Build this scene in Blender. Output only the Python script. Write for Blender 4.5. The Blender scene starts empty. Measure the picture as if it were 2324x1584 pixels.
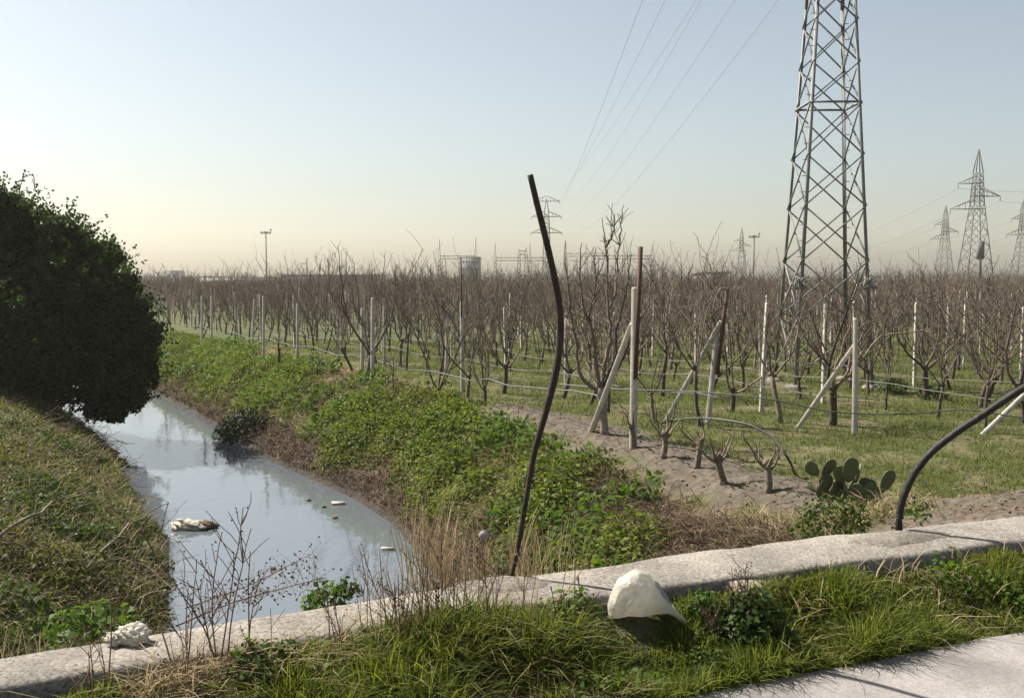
import bpy, math
import numpy as np
from mathutils import Vector

# ------------------------------------------------------------------ camera, world, sun, exposure
SC = bpy.context.scene
COL = SC.collection
CZ = 2.9                                   # eye height above the orchard floor (z = 0), metres
FPX = 35 / 36 * 2324                       # focal length in survey pixels (2324 wide)
PITCH = math.atan((792 - 630) / FPX)
cam_d = bpy.data.cameras.new('camera')
cam_d.sensor_width = 36; cam_d.lens = 35; cam_d.clip_start = 0.05; cam_d.clip_end = 8000
cam = bpy.data.objects.new('camera', cam_d); COL.objects.link(cam)
cam.location = (0, 0, CZ); cam.rotation_euler = (math.pi / 2 - PITCH, 0, 0)
SC.camera = cam

SUN_AZ, SUN_EL = math.radians(-62), math.radians(48)      # azimuth from +Y towards +X
world = bpy.data.worlds.new('World'); SC.world = world; world.use_nodes = True
wn, wl = world.node_tree.nodes, world.node_tree.links
bg = wn['Background']
sky = wn.new('ShaderNodeTexSky'); sky.sky_type = 'NISHITA'; sky.sun_disc = False
sky.sun_elevation = SUN_EL; sky.sun_rotation = SUN_AZ
sky.air_density = 1.0; sky.dust_density = 1.8; sky.ozone_density = 1.6; sky.altitude = 0
hs = wn.new('ShaderNodeHueSaturation'); hs.inputs['Saturation'].default_value = 0.72
tm = wn.new('ShaderNodeMix'); tm.data_type = 'RGBA'; tm.blend_type = 'MULTIPLY'; tm.inputs[0].default_value = 1.0; tm.inputs[7].default_value = (0.985, 0.965, 0.89, 1)
wl.new(sky.outputs[0], hs.inputs['Color']); wl.new(hs.outputs[0], tm.inputs[6]); wl.new(tm.outputs[2], bg.inputs[0]); bg.inputs[1].default_value = 0.06
sun_d = bpy.data.lights.new('sun', 'SUN'); sun_d.energy = 5.0; sun_d.angle = math.radians(0.53)
sun_d.color = (1.0, 0.93, 0.82)
sun = bpy.data.objects.new('sun', sun_d); COL.objects.link(sun)
SDIR = Vector((math.sin(SUN_AZ) * math.cos(SUN_EL), math.cos(SUN_AZ) * math.cos(SUN_EL), math.sin(SUN_EL)))
sun.rotation_euler = (-SDIR).to_track_quat('-Z', 'Y').to_euler(); sun.location = (-20, 20, 30)
SC.view_settings.view_transform = 'Standard'; SC.view_settings.look = 'None'
SC.view_settings.exposure = 1.32; SC.view_settings.gamma = 1.0
SC.render.engine = 'CYCLES'
SC.cycles.max_bounces = 6; SC.cycles.diffuse_bounces = 3; SC.cycles.transparent_max_bounces = 8
SC.cycles.volume_bounces = 0
SC.cycles.sample_clamp_indirect = 4.0

HAZE = 0.00032

# ------------------------------------------------------------------ survey helpers
def ray(u, v):
    xc = (u - 1162) / FPX; yc = -(v - 792) / FPX
    return np.array([xc, math.cos(PITCH) + yc * math.sin(PITCH), -math.sin(PITCH) + yc * math.cos(PITCH)])
def G(u, v, z=0.0):
    d = ray(u, v); t = (z - CZ) / d[2]; return d * t + np.array([0, 0, CZ])
def P(u, v, Y):
    d = ray(u, v); t = Y / d[1]; return d * t + np.array([0, 0, CZ])

_tab = np.random.default_rng(7).random((256, 256))
def vn(x, y, s=1.0, seed=0):
    x = np.asarray(x) * s + seed * 17.3 + 1000; y = np.asarray(y) * s + seed * 9.7 + 1000
    xi = np.floor(x).astype(int); yi = np.floor(y).astype(int); fx = x - xi; fy = y - yi
    fx = fx * fx * (3 - 2 * fx); fy = fy * fy * (3 - 2 * fy)
    a = _tab[xi & 255, yi & 255]; b = _tab[(xi + 1) & 255, yi & 255]
    c = _tab[xi & 255, (yi + 1) & 255]; d = _tab[(xi + 1) & 255, (yi + 1) & 255]
    return (a * (1 - fx) + b * fx) * (1 - fy) + (c * (1 - fx) + d * fx) * fy
def fbm(x, y, s=1.0, seed=0, o=3):
    r = 0; w = 0
    for i in range(o):
        r = r + vn(x, y, s * 2 ** i, seed + i) / 2 ** i; w += 1 / 2 ** i
    return r / w
def sstep(a, b, x):
    t = np.clip((np.asarray(x) - a) / (b - a), 0, 1); return t * t * (3 - 2 * t)

# ------------------------------------------------------------------ mesh helpers
class Geo:
    def __init__(s): s.V = []; s.Q = []; s.T = []; s.n = 0; s.Qm = []; s.Tm = []
    def add(s, V, Q=None, T=None, m=0):
        V = np.asarray(V, float).reshape(-1, 3); s.V.append(V)
        if Q is not None and len(Q):
            Q = np.asarray(Q, int).reshape(-1, 4); s.Q.append(Q + s.n); s.Qm.append(np.full(len(Q), m))
        if T is not None and len(T):
            T = np.asarray(T, int).reshape(-1, 3); s.T.append(T + s.n); s.Tm.append(np.full(len(T), m))
        s.n += len(V)
    def merge(s, g, M=None, t=None):
        V, Q, T, _, _ = g.arrays()
        if M is not None: V = V @ np.asarray(M).T
        if t is not None: V = V + np.asarray(t)
        s.add(V, Q, T)
    def arrays(s):
        V = np.concatenate(s.V) if s.V else np.zeros((0, 3))
        Q = np.concatenate(s.Q) if s.Q else np.zeros((0, 4), int)
        T = np.concatenate(s.T) if s.T else np.zeros((0, 3), int)
        Qm = np.concatenate(s.Qm) if s.Qm else np.zeros(0, int)
        Tm = np.concatenate(s.Tm) if s.Tm else np.zeros(0, int)
        return V, Q, T, Qm, Tm
    def mesh(s, name, mats, smooth=False):
        V, Q, T, Qm, Tm = s.arrays()
        me = bpy.data.meshes.new(name)
        me.vertices.add(len(V)); me.vertices.foreach_set('co', V.astype(np.float32).ravel())
        nl = 4 * len(Q) + 3 * len(T); me.loops.add(nl)
        me.loops.foreach_set('vertex_index', np.concatenate([Q.ravel(), T.ravel()]).astype(np.int32))
        me.polygons.add(len(Q) + len(T))
        me.polygons.foreach_set('loop_start', np.concatenate([np.arange(len(Q)) * 4, 4 * len(Q) + np.arange(len(T)) * 3]).astype(np.int32))
        me.polygons.foreach_set('material_index', np.concatenate([Qm, Tm]).astype(np.int32))
        if smooth: me.polygons.foreach_set('use_smooth', np.ones(len(Q) + len(T), bool))
        for m in (mats if isinstance(mats, (list, tuple)) else [mats]): me.materials.append(m)
        me.update(calc_edges=True)
        return me
    def obj(s, name, mats, parent=None, smooth=False, origin=None):
        if origin is not None:
            o3 = np.asarray(origin, float); s.V = [v - o3 for v in s.V]
        o = bpy.data.objects.new(name, s.mesh(name, mats, smooth)); COL.objects.link(o)
        if origin is not None: o.location = tuple(origin)
        if parent is not None: o.parent = parent
        return o

def tag(o, label=None, cat=None, group=None, kind=None):
    if label: o['label'] = label
    if cat: o['category'] = cat
    if group: o['group'] = group
    if kind: o['kind'] = kind
    return o
def empty(name, loc, label, cat, group=None, rz=0.0, sc=1.0):
    o = bpy.data.objects.new(name, None); COL.objects.link(o); o.location = tuple(loc); o.rotation_euler = (0, 0, rz)
    o.scale = (sc, sc, sc); o.empty_display_size = 0.2
    return tag(o, label, cat, group)

def tube(g, pts, rad, n=5, cap=True, m=0):
    pts = np.asarray(pts, float); k = len(pts); rad = np.broadcast_to(np.asarray(rad, float), (k,))
    d = np.gradient(pts, axis=0) if k > 2 else np.repeat((pts[-1] - pts[0])[None], k, 0)
    d /= np.linalg.norm(d, axis=1, keepdims=True) + 1e-9
    md = d.mean(0); ref = np.array([0, 0, 1.0]) if abs(md[2]) < 0.75 * np.linalg.norm(md) + 1e-9 else np.array([1.0, 0, 0])
    a = np.cross(d, ref); a /= np.linalg.norm(a, axis=1, keepdims=True) + 1e-9; b = np.cross(d, a)
    th = np.arange(n) / n * 2 * math.pi
    V = pts[:, None] + rad[:, None, None] * (np.cos(th)[None, :, None] * a[:, None] + np.sin(th)[None, :, None] * b[:, None])
    V = V.reshape(-1, 3); i = np.arange(n); j = (i + 1) % n
    Q = np.concatenate([np.stack([r * n + i, r * n + j, (r + 1) * n + j, (r + 1) * n + i], 1) for r in range(k - 1)])
    T = []
    if cap:
        V = np.concatenate([V, pts[:1], pts[-1:]]); c0 = k * n; c1 = c0 + 1
        T = [[c0, j_, i_] for i_, j_ in zip(i, j)] + [[c1, (k - 1) * n + i_, (k - 1) * n + j_] for i_, j_ in zip(i, j)]
    g.add(V, Q, T, m)

BOXQ = np.array([[0, 3, 2, 1], [4, 5, 6, 7], [0, 1, 5, 4], [1, 2, 6, 5], [2, 3, 7, 6], [3, 0, 4, 7]])
def box(g, lo, hi, m=0):
    x0, y0, z0 = lo; x1, y1, z1 = hi
    g.add([[x0, y0, z0], [x1, y0, z0], [x1, y1, z0], [x0, y1, z0], [x0, y0, z1], [x1, y0, z1], [x1, y1, z1], [x0, y1, z1]], BOXQ, m=m)
def beam(g, a, b, w, h=None, up=(0, 0, 1)):
    a = np.asarray(a, float); b = np.asarray(b, float); h = h or w
    d = b - a; d /= np.linalg.norm(d); up = np.asarray(up, float)
    if abs(d @ up) > 0.95: up = np.array([0, 1.0, 0])
    s = np.cross(d, up); s /= np.linalg.norm(s); t = np.cross(s, d)
    s = s * w / 2; t = t * h / 2
    g.add([a - s - t, a + s - t, a + s + t, a - s + t, b - s - t, b + s - t, b + s + t, b - s + t], BOXQ)
def angle_iron(g, a, b, w, inward, th=0.012):
    a = np.asarray(a, float); b = np.asarray(b, float); d = b - a; d /= np.linalg.norm(d)
    inn = np.asarray(inward, float); inn = inn - d * (inn @ d); inn /= np.linalg.norm(inn)
    s = np.cross(d, inn); e1 = (inn + s) / math.sqrt(2); e2 = (inn - s) / math.sqrt(2)
    prof = [(0, 0), (w, 0), (w, th), (th, th), (th, w), (0, w)]
    V = [p + e1 * x + e2 * y for p in (a, b) for x, y in prof]
    Q = [[i, (i + 1) % 6, 6 + (i + 1) % 6, 6 + i] for i in range(6)]
    g.add(V, Q + [[0, 3, 2, 1], [0, 5, 4, 3], [6, 7, 8, 9], [6, 9, 10, 11]])

def leaves(g, C, N, size, rng, aspect=0.62, fold=0.12, m=0, droop=0.0):
    """leaf-shaped quads: centres C, rough normals N, sizes"""
    n = len(C); size = np.broadcast_to(size, (n,))
    N = N / (np.linalg.norm(N, axis=1, keepdims=True) + 1e-9)
    r = rng.normal(size=(n, 3)); r[:, 2] -= droop
    t = r - N * (r * N).sum(1, keepdims=True); t /= np.linalg.norm(t, axis=1, keepdims=True) + 1e-9
    b = np.cross(N, t); s = size[:, None]
    V = np.stack([C - t * s * 0.5, C + b * s * aspect * 0.5 - t * s * 0.05 + N * s * fold, C + t * s * 0.5, C - b * s * aspect * 0.5 - t * s * 0.05 + N * s * fold], 1)
    g.add(V.reshape(-1, 3), np.arange(4 * n).reshape(n, 4), m=m)

def blades(g, B, h, w, lean, rng, m=0, az=None):
    """grass blades: bases B, heights h, widths w, lean = horizontal reach as a fraction of h"""
    n = len(B); az = rng.random(n) * 2 * math.pi if az is None else az
    dx = np.stack([np.cos(az), np.sin(az), 0 * az], 1)
    fa = az + rng.normal(0, 0.9, n) + math.pi / 2
    sx = np.stack([np.cos(fa), np.sin(fa), 0 * fa], 1)
    h = np.broadcast_to(h, (n,))[:, None]; w = np.broadcast_to(w, (n,))[:, None]; L = np.broadcast_to(lean, (n,))[:, None]
    up = np.array([0, 0, 1.0])
    def at(t): return B + dx * h * L * t ** 2 + up * h * (t - 0.35 * np.minimum(L, 1.4) * t ** 3)
    V = np.stack([B - sx * w / 2, B + sx * w / 2, at(.4) + sx * w * .45, at(.4) - sx * w * .45, at(.75) + sx * w * .3, at(.75) - sx * w * .3, at(1.0)], 1).reshape(-1, 3)
    k = np.arange(n)[:, None] * 7
    Q = np.concatenate([k + np.array([[0, 1, 2, 3]]), k + np.array([[3, 2, 4, 5]])]); T = k + np.array([[5, 4, 6]])
    g.add(V, Q, T, m)

# ------------------------------------------------------------------ materials
def mat(name, col, rough=0.8, var=0.25, scale=8.0, col2=None, bump=0.0, spec=0.3, island=False, transl=0.0, metallic=0.0, tcol=None, detail=4.0, fine=0, fk=.42):
    m = bpy.data.materials.new(name); m.use_nodes = True
    n, l = m.node_tree.nodes, m.node_tree.links; p = n['Principled BSDF']; out = n['Material Output']
    p.inputs['Roughness'].default_value = rough; p.inputs['Metallic'].default_value = metallic
    p.inputs['Specular IOR Level'].default_value = spec
    geo = n.new('ShaderNodeNewGeometry')
    mix = n.new('ShaderNodeMix'); mix.data_type = 'RGBA'
    c = np.array(col); c2 = np.array(col2) if col2 is not None else c * (1 - var)
    c1 = c if col2 is not None else np.minimum(c * (1 + var), 1)
    mix.inputs[6].default_value = (*c1, 1); mix.inputs[7].default_value = (*c2, 1)
    nt = n.new('ShaderNodeTexNoise'); nt.inputs['Scale'].default_value = scale; nt.inputs['Detail'].default_value = detail
    l.new(geo.outputs['Position'], nt.inputs['Vector'])
    if island: l.new(geo.outputs['Random Per Island'], mix.inputs[0])
    else:
        mr = n.new('ShaderNodeMapRange'); mr.inputs[1].default_value = 0.3; mr.inputs[2].default_value = 0.7
        l.new(nt.outputs[0], mr.inputs[0]); l.new(mr.outputs[0], mix.inputs[0])
    colout = mix.outputs[2]
    if fine:
        n3 = n.new('ShaderNodeTexNoise'); n3.inputs['Scale'].default_value = fine; n3.inputs['Detail'].default_value = 3; l.new(geo.outputs['Position'], n3.inputs['Vector'])
        n4 = n.new('ShaderNodeTexNoise'); n4.inputs['Scale'].default_value = 2.3; n4.inputs['Detail'].default_value = 6; l.new(geo.outputs['Position'], n4.inputs['Vector'])
        r3 = n.new('ShaderNodeMapRange'); r3.inputs[1].default_value = .3; r3.inputs[2].default_value = .62; r3.inputs[3].default_value = fk; r3.inputs[4].default_value = 1.12; l.new(n3.outputs[0], r3.inputs[0])
        r4 = n.new('ShaderNodeMapRange'); r4.inputs[1].default_value = .35; r4.inputs[2].default_value = .65; r4.inputs[3].default_value = .72; r4.inputs[4].default_value = 1.15; l.new(n4.outputs[0], r4.inputs[0])
        mm = n.new('ShaderNodeMath'); mm.operation = 'MULTIPLY'; l.new(r3.outputs[0], mm.inputs[0]); l.new(r4.outputs[0], mm.inputs[1])
        mf = n.new('ShaderNodeMix'); mf.data_type = 'RGBA'; mf.blend_type = 'MULTIPLY'; mf.inputs[0].default_value = 1; l.new(colout, mf.inputs[6]); l.new(mm.outputs[0], mf.inputs[7]); colout = mf.outputs[2]
    l.new(colout, p.inputs['Base Color'])
    if bump:
        b = n.new('ShaderNodeBump'); b.inputs['Strength'].default_value = bump; b.inputs['Distance'].default_value = 0.02
        l.new(nt.outputs[0], b.inputs['Height']); l.new(b.outputs[0], p.inputs['Normal'])
    if transl:
        tr = n.new('ShaderNodeBsdfTranslucent'); ms = n.new('ShaderNodeMixShader'); ms.inputs[0].default_value = transl
        if tcol is not None:
            mu = n.new('ShaderNodeMix'); mu.data_type = 'RGBA'; mu.blend_type = 'MULTIPLY'; mu.inputs[0].default_value = 1.0
            mu.inputs[7].default_value = (*tcol, 1); l.new(mix.outputs[2], mu.inputs[6]); l.new(mu.outputs[2], tr.inputs[0])
        else: l.new(mix.outputs[2], tr.inputs[0])
        l.new(p.outputs[0], ms.inputs[1]); l.new(tr.outputs[0], ms.inputs[2]); l.new(ms.outputs[0], out.inputs[0])
    return m

M = {}
M['bark'] = mat('bark', (0.10, 0.076, 0.056), 0.9, scale=30, col2=(0.04, 0.03, 0.024), bump=0.5)
M['bark_pale'] = mat('bark_pale', (0.2108, 0.1798, 0.1364), 0.9, scale=25, col2=(0.093, 0.0682, 0.0527), bump=0.5)
M['twig'] = mat('twig', (0.215, 0.165, 0.122), 0.85, island=True, col2=(0.032, 0.026, 0.024))
M['limewash'] = mat('limewash', (0.2604, 0.2356, 0.1984), 0.9, scale=18, col2=(0.1364, 0.1116, 0.0868), bump=0.3)
M['bush_leaf'] = mat('bush_leaf', (0.03, 0.052, 0.012), 0.6, spec=0.12, island=True, col2=(0.0121, 0.022, 0.0066), transl=0.36, tcol=(1.6, 1.9, 0.6))
M['ivy'] = mat('ivy_leaf', (0.13, 0.155, 0.026), 0.6, spec=0.12, island=True, col2=(0.045, 0.068, 0.016), transl=0.38, tcol=(1.5, 1.6, 0.6))
M['ivy_dull'] = mat('ivy_dull_leaf', (0.104, 0.112, 0.04), 0.6, spec=0.12, island=True, col2=(0.048, 0.056, 0.02), transl=0.35, tcol=(1.5, 1.4, 0.6))
M['weed'] = mat('weed_leaf', (0.072, 0.116, 0.024), 0.6, spec=0.12, island=True, col2=(0.04, 0.072, 0.016), transl=0.4, tcol=(1.5, 1.6, 0.6))
M['dark_weed'] = mat('dark_weed_leaf', (0.062, 0.09, 0.02), 0.6, spec=0.12, island=True, col2=(0.02, 0.04, 0.012), transl=0.3, tcol=(1.5, 1.6, 0.6))
M['grass'] = mat('grass_blade', (0.15, 0.165, 0.035), 0.6, spec=0.12, island=True, col2=(0.045, 0.075, 0.015), transl=0.42, tcol=(1.5, 1.5, 0.6))
M['ograss'] = mat('orchard_grass_blade', (0.136, 0.144, 0.052), 0.6, spec=0.12, island=True, col2=(0.072, 0.092, 0.028), transl=0.4, tcol=(1.4, 1.4, 0.7))
M['straw'] = mat('straw', (0.38, 0.295, 0.165), 0.8, island=True, col2=(0.17, 0.125, 0.07), transl=0.25)
M['drystem'] = mat('dry_stem', (0.144, 0.0936, 0.0612), 0.85, island=True, col2=(0.072, 0.0468, 0.0324))
M['litter'] = mat('dry_litter', (0.1584, 0.1116, 0.072), 0.9, island=True, col2=(0.072, 0.0504, 0.036), transl=0.1)
M['concrete'] = mat('concrete', (0.24, 0.219, 0.192), 0.92, scale=14, col2=(0.19, 0.172, 0.15), bump=0.5, detail=9, fine=70)
M['mortar'] = mat('mortar', (0.185, 0.166, 0.14), 0.92, scale=20, col2=(0.135, 0.12, 0.1), bump=0.5, detail=8, fine=70)
M['post'] = mat('concrete_post', (0.47, 0.435, 0.375), 0.9, scale=9, col2=(0.31, 0.285, 0.245), bump=0.3, detail=7)
M['rust'] = mat('rusty_steel', (0.045, 0.027, 0.019), 0.75, scale=14, col2=(0.012, 0.009, 0.008), bump=0.4, detail=7)
M['dark_steel'] = mat('dark_painted_steel', (0.02, 0.016, 0.015), 0.65, scale=30, col2=(0.012, 0.01, 0.009), bump=0.3)
M['iron'] = mat('rusty_iron', (0.10, 0.05, 0.035), 0.8, scale=25, col2=(0.05, 0.028, 0.022), bump=0.3)
M['steel'] = mat('painted_lattice_steel', (0.1944, 0.198, 0.1908), 0.55, scale=3, col2=(0.1368, 0.1404, 0.1368), spec=0.4)
M['steel_far'] = mat('galvanised_lattice_steel', (0.144, 0.144, 0.144), 0.6, scale=1, col2=(0.0936, 0.0936, 0.0936))
M['wire'] = mat('conductor', (0.216, 0.216, 0.2304), 0.5, scale=1)
M['hose'] = mat('grey_pipe', (0.153, 0.1485, 0.144), 0.6, scale=4, col2=(0.09, 0.09, 0.09))
M['hose_dark'] = mat('dark_pipe', (0.06, 0.06, 0.06), 0.5, scale=4, col2=(0.035, 0.035, 0.035))
M['cactus'] = mat('cactus_pad', (0.115, 0.128, 0.055), 0.6, scale=60, col2=(0.06, 0.075, 0.03), bump=0.5)
M['cactus_pale'] = mat('cactus_pad_pale', (0.136, 0.144, 0.08), 0.6, scale=40, col2=(0.08, 0.092, 0.048), bump=0.4)
M['plastic'] = mat('white_plastic', (0.66, 0.635, 0.56), 0.42, scale=38, col2=(0.52, 0.505, 0.455), transl=0.55, spec=0.4, bump=0.5)
M['film'] = mat('thin_plastic_film', (0.36, 0.3816, 0.3888), 0.35, scale=20, col2=(0.288, 0.3096, 0.324), transl=0.5, spec=0.5)
M['scrap'] = mat('pale_scrap', (0.3844, 0.3534, 0.2914), 0.7, scale=15, col2=(0.2604, 0.2356, 0.1922), bump=0.3)
M['seed'] = mat('seed_fluff', (0.3844, 0.372, 0.3472), 0.8, scale=60, col2=(0.279, 0.2666, 0.248), transl=0.3)
M['bld_grey'] = mat('grey_render', (0.24, 0.25, 0.27), 0.9, scale=0.3, col2=(0.19, 0.2, 0.22))
M['bld_dark'] = mat('dark_cladding', (0.13, 0.13, 0.15), 0.9, scale=0.3, col2=(0.09, 0.09, 0.11))
M['bld_white'] = mat('white_cladding', (0.7, 0.7, 0.68), 0.8, scale=0.3, col2=(0.6, 0.6, 0.58))
M['bld_red'] = mat('red_brown_roof', (0.2, 0.13, 0.11), 0.9, scale=0.3, col2=(0.15, 0.1, 0.09))
M['glass'] = mat('window_glass', (0.08, 0.09, 0.11), 0.2, scale=1, spec=0.6)
M['far_trees'] = mat('far_tree_mass', (0.06, 0.065, 0.04), 0.9, scale=0.2, col2=(0.04, 0.045, 0.03))

def ground_mat():
    m = bpy.data.materials.new('ground_soil'); m.use_nodes = True
    n, l = m.node_tree.nodes, m.node_tree.links; p = n['Principled BSDF']; p.inputs['Roughness'].default_value = 0.95
    p.inputs['Specular IOR Level'].default_value = 0.15
    at = n.new('ShaderNodeAttribute'); at.attribute_name = 'soil_colour'
    geo = n.new('ShaderNodeNewGeometry'); nt = n.new('ShaderNodeTexNoise'); nt.inputs['Scale'].default_value = 7; nt.inputs['Detail'].default_value = 8
    l.new(geo.outputs['Position'], nt.inputs['Vector'])
    mr = n.new('ShaderNodeMapRange'); mr.inputs[1].default_value = .25; mr.inputs[2].default_value = .75; mr.inputs[3].default_value = .6; mr.inputs[4].default_value = 1.4
    l.new(nt.outputs[0], mr.inputs[0])
    mx = n.new('ShaderNodeMix'); mx.data_type = 'RGBA'; mx.blend_type = 'MULTIPLY'; mx.inputs[0].default_value = 1
    l.new(at.outputs[0], mx.inputs[6]); l.new(mr.outputs[0], mx.inputs[7]); l.new(mx.outputs[2], p.inputs['Base Color'])
    b = n.new('ShaderNodeBump'); b.inputs['Strength'].default_value = 0.8; b.inputs['Distance'].default_value = 0.06
    l.new(nt.outputs[0], b.inputs['Height']); l.new(b.outputs[0], p.inputs['Normal'])
    return m
def water_mat():
    m = bpy.data.materials.new('murky_water'); m.use_nodes = True
    n, l = m.node_tree.nodes, m.node_tree.links; p = n['Principled BSDF']
    p.inputs['Base Color'].default_value = (0.09, 0.104, 0.12, 1); p.inputs['Roughness'].default_value = 0.05
    p.inputs['IOR'].default_value = 2.3; p.inputs['Specular IOR Level'].default_value = 0.5
    geo = n.new('ShaderNodeNewGeometry'); mp = n.new('ShaderNodeMapping'); mp.inputs['Scale'].default_value = (1.6, 0.8, 1)
    nt = n.new('ShaderNodeTexNoise'); nt.inputs['Scale'].default_value = 2.2; nt.inputs['Detail'].default_value = 3
    l.new(geo.outputs['Position'], mp.inputs[0]); l.new(mp.outputs[0], nt.inputs['Vector'])
    b = n.new('ShaderNodeBump'); b.inputs['Strength'].default_value = 0.10; b.inputs['Distance'].default_value = 0.05
    l.new(nt.outputs[0], b.inputs['Height']); l.new(b.outputs[0], p.inputs['Normal'])
    return m
def road_mat():
    return mat('worn_asphalt', (0.225, 0.208, 0.2), 0.9, scale=30, col2=(0.19, 0.176, 0.17), bump=0.15, detail=9, fine=110, fk=.78)
M['ground'] = ground_mat(); M['water'] = water_mat(); M['road'] = road_mat()

# ------------------------------------------------------------------ terrain
KX = [-60, -1.8, -1.38, -0.9, -0.58, -0.02, 0.79, 1.59, 2.89, 60]
KB = [-30, 3.48, 3.71, 3.96, 4.13, 4.41, 4.79, 5.13, 5.60, 26]            # back edge of the parapet
def yback(x): return np.interp(x, KX, KB)
def yfront(x): return np.interp(x, [-60, -1.69, -1.41, -0.15, 0.45, 1.19, 1.86, 2.64, 60], [-30, 3.20, 3.34, 3.96, 4.19, 4.48, 4.75, 5.06, 25.5])
def ymid(x): return (yback(x) + yfront(x)) / 2
YR = [2, 10, 12.5, 14.8, 17.4, 19.7, 23.6, 33, 38, 80, 200, 600]
XR = [1.7, 0.7, -0.2, -1.25, -2.05, -3.2, -5.75, -10.8, -13.8, -38, -108, -340]
YL = [2, 12.7, 16.4, 18.9, 24.7, 30, 36.8, 80, 200, 600]
XL = [-2.0, -4.5, -5.75, -7.2, -9.9, -13.4, -17.2, -40.5, -110.5, -342.5]
def xr(y): return np.interp(y, YR, XR)
def xl(y): return np.interp(y, YL, XL)
WZ = -1.5
SOIL_LINE = np.array([[-0.2, 21.5], [0.35, 20.4], [1.5, 18.4], [2.1, 16.6], [2.7, 15.1], [3.3, 13.4], [4.3, 12.2], [5.6, 11.3], [9, 11.2]])
def seg_dist(x, y, L):
    x = np.asarray(x, float); y = np.asarray(y, float); best = np.full(x.shape, 1e9)
    for a, b in zip(L[:-1], L[1:]):
        d = b - a; t = np.clip(((x - a[0]) * d[0] + (y - a[1]) * d[1]) / (d @ d), 0, 1)
        best = np.minimum(best, np.hypot(x - a[0] - t * d[0], y - a[1] - t * d[1]))
    return best
def tR(x, y): return (x - xr(y)) * 0.87
def tL(x, y): return (xl(y) - x) * 0.87
def hz(x, y):
    x = np.asarray(x, float); y = np.asarray(y, float)
    b = y - ymid(x)
    tr, tl = tR(x, y), tL(x, y)
    wob = (fbm(x, y, 0.8, 3) - 0.5)
    zr = np.interp(tr + wob * 0.7 * sstep(0.2, 0.8, tr), [-3, -0.6, 0, 0.3, 0.7, 1.6, 2.6, 3.4, 5], [-2, -1.75, WZ, -1.36, -1.05, -0.5, -0.12, 0.04, 0.0])
    zl = np.interp(tl + wob * 0.6 * sstep(0.1, 0.6, tl), [-3, -0.6, 0, 0.25, 0.9, 2.0, 3.5, 8], [-2, -1.75, WZ, -1.3, -0.85, -0.3, 0.1, 0.15])
    z = np.where(tr > -(xr(y) - xl(y)) * 0.435, zr, zl)
    rise = 1.42 - (b - 0.2) * 0.235
    mk = np.maximum(sstep(1.6, 3.2, tr), sstep(1.0, 2.2, tl))
    z = np.where(rise > z, z + (rise - z) * mk, z)
    z = z + 0.10 * (fbm(x, y, 1.7, 5) - 0.5) * sstep(0.3, 1.0, np.maximum(tr, tl))
    sl = seg_dist(x, y, SOIL_LINE)
    z = z + 0.10 * sstep(1.1, 0.2, sl) + 0.09 * (fbm(x, y, 5.0, 15) - 0.5) * sstep(1.9, 0.8, sl)
    e = yfront(x) - y; zn = 1.285 + 0.195 * sstep(0.5, 0.02, e) + 0.05 * (fbm(x, y, 2.5, 9) - 0.5) * sstep(0.54, 0.4, e)
    return np.where(b > 0, z, zn)

def axis(lo_f, lo, hi, hi_f, step, grow):
    a = list(np.arange(lo, hi + 1e-6, step)); s = step
    while a[-1] < hi_f: s *= grow; a.append(a[-1] + s)
    s = step; f = []; v = lo
    while v > lo_f: s *= grow; v -= s; f.append(v)
    return np.array(f[::-1] + a)
ax = axis(-3000, -11, 11, 3000, 0.11, 1.06); bx = axis(-40, -1.6, 24, 4500, 0.11, 1.05)
bx = np.sort(np.concatenate([bx[np.abs(bx) > 0.06], [-0.02, 0.02]]))
XX, BB = np.meshgrid(ax, bx)
YY = BB + ymid(np.clip(XX, -4, 6)); ZZ = hz(XX, YY)
g = Geo(); nx, ny = len(ax), len(bx)
idx = np.arange(nx * ny).reshape(ny, nx)
Q = np.stack([idx[:-1, :-1], idx[:-1, 1:], idx[1:, 1:], idx[1:, :-1]], -1).reshape(-1, 4)
g.add(np.stack([XX, YY, ZZ], -1).reshape(-1, 3), Q)
ground = g.obj('ground', M['ground'], smooth=True); tag(ground, 'soil and turf of the orchard and canal banks', 'ground', kind='structure')
def ground_colour(x, y):
    b = y - ymid(x); tr, tl = tR(x, y), tL(x, y)
    nz = fbm(x, y, 0.7, 21); n2 = fbm(x, y, 2.2, 31)
    grass = np.array([0.075, 0.098, 0.03]); dry = np.array([0.135, 0.122, 0.06]); soil = np.array([0.125, 0.105, 0.083])
    brown = np.array([0.13, 0.095, 0.06]); mud = np.array([0.055, 0.045, 0.038])
    w = sstep(0.28, 0.58, nz * 0.6 + n2 * 0.4)[..., None]; c = grass * w + dry * (1 - w)
    sl = seg_dist(x, y, SOIL_LINE) + (n2 - 0.5) * 1.2
    s = np.maximum(sstep(1.05, 0.45, sl), sstep(6.5, 4.5, b + (nz - .5) * 3) * sstep(1.5, 2.5, x) * (b > 0))[..., None]; c = c * (1 - s) + soil * s
    k = (sstep(3.4, 2.2, np.maximum(tr, tl) + (n2 - .5)) * (1 - s[..., 0]))[..., None]; c = c * (1 - k) + brown * k
    k = sstep(0.75, 0.3, np.maximum(tr, tl))[..., None]; c = c * (1 - k) + mud * k
    near = (b <= 0)[..., None]
    return np.where(near, np.array([0.075, 0.068, 0.042]), c) * np.where(near, 1, 0.68)
cc = ground_colour(XX, YY).reshape(-1, 3)
at = ground.data.attributes.new('soil_colour', 'FLOAT_COLOR', 'POINT')
at.data.foreach_set('color', np.concatenate([cc, np.ones((len(cc), 1))], 1).astype(np.float32).ravel())

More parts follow.
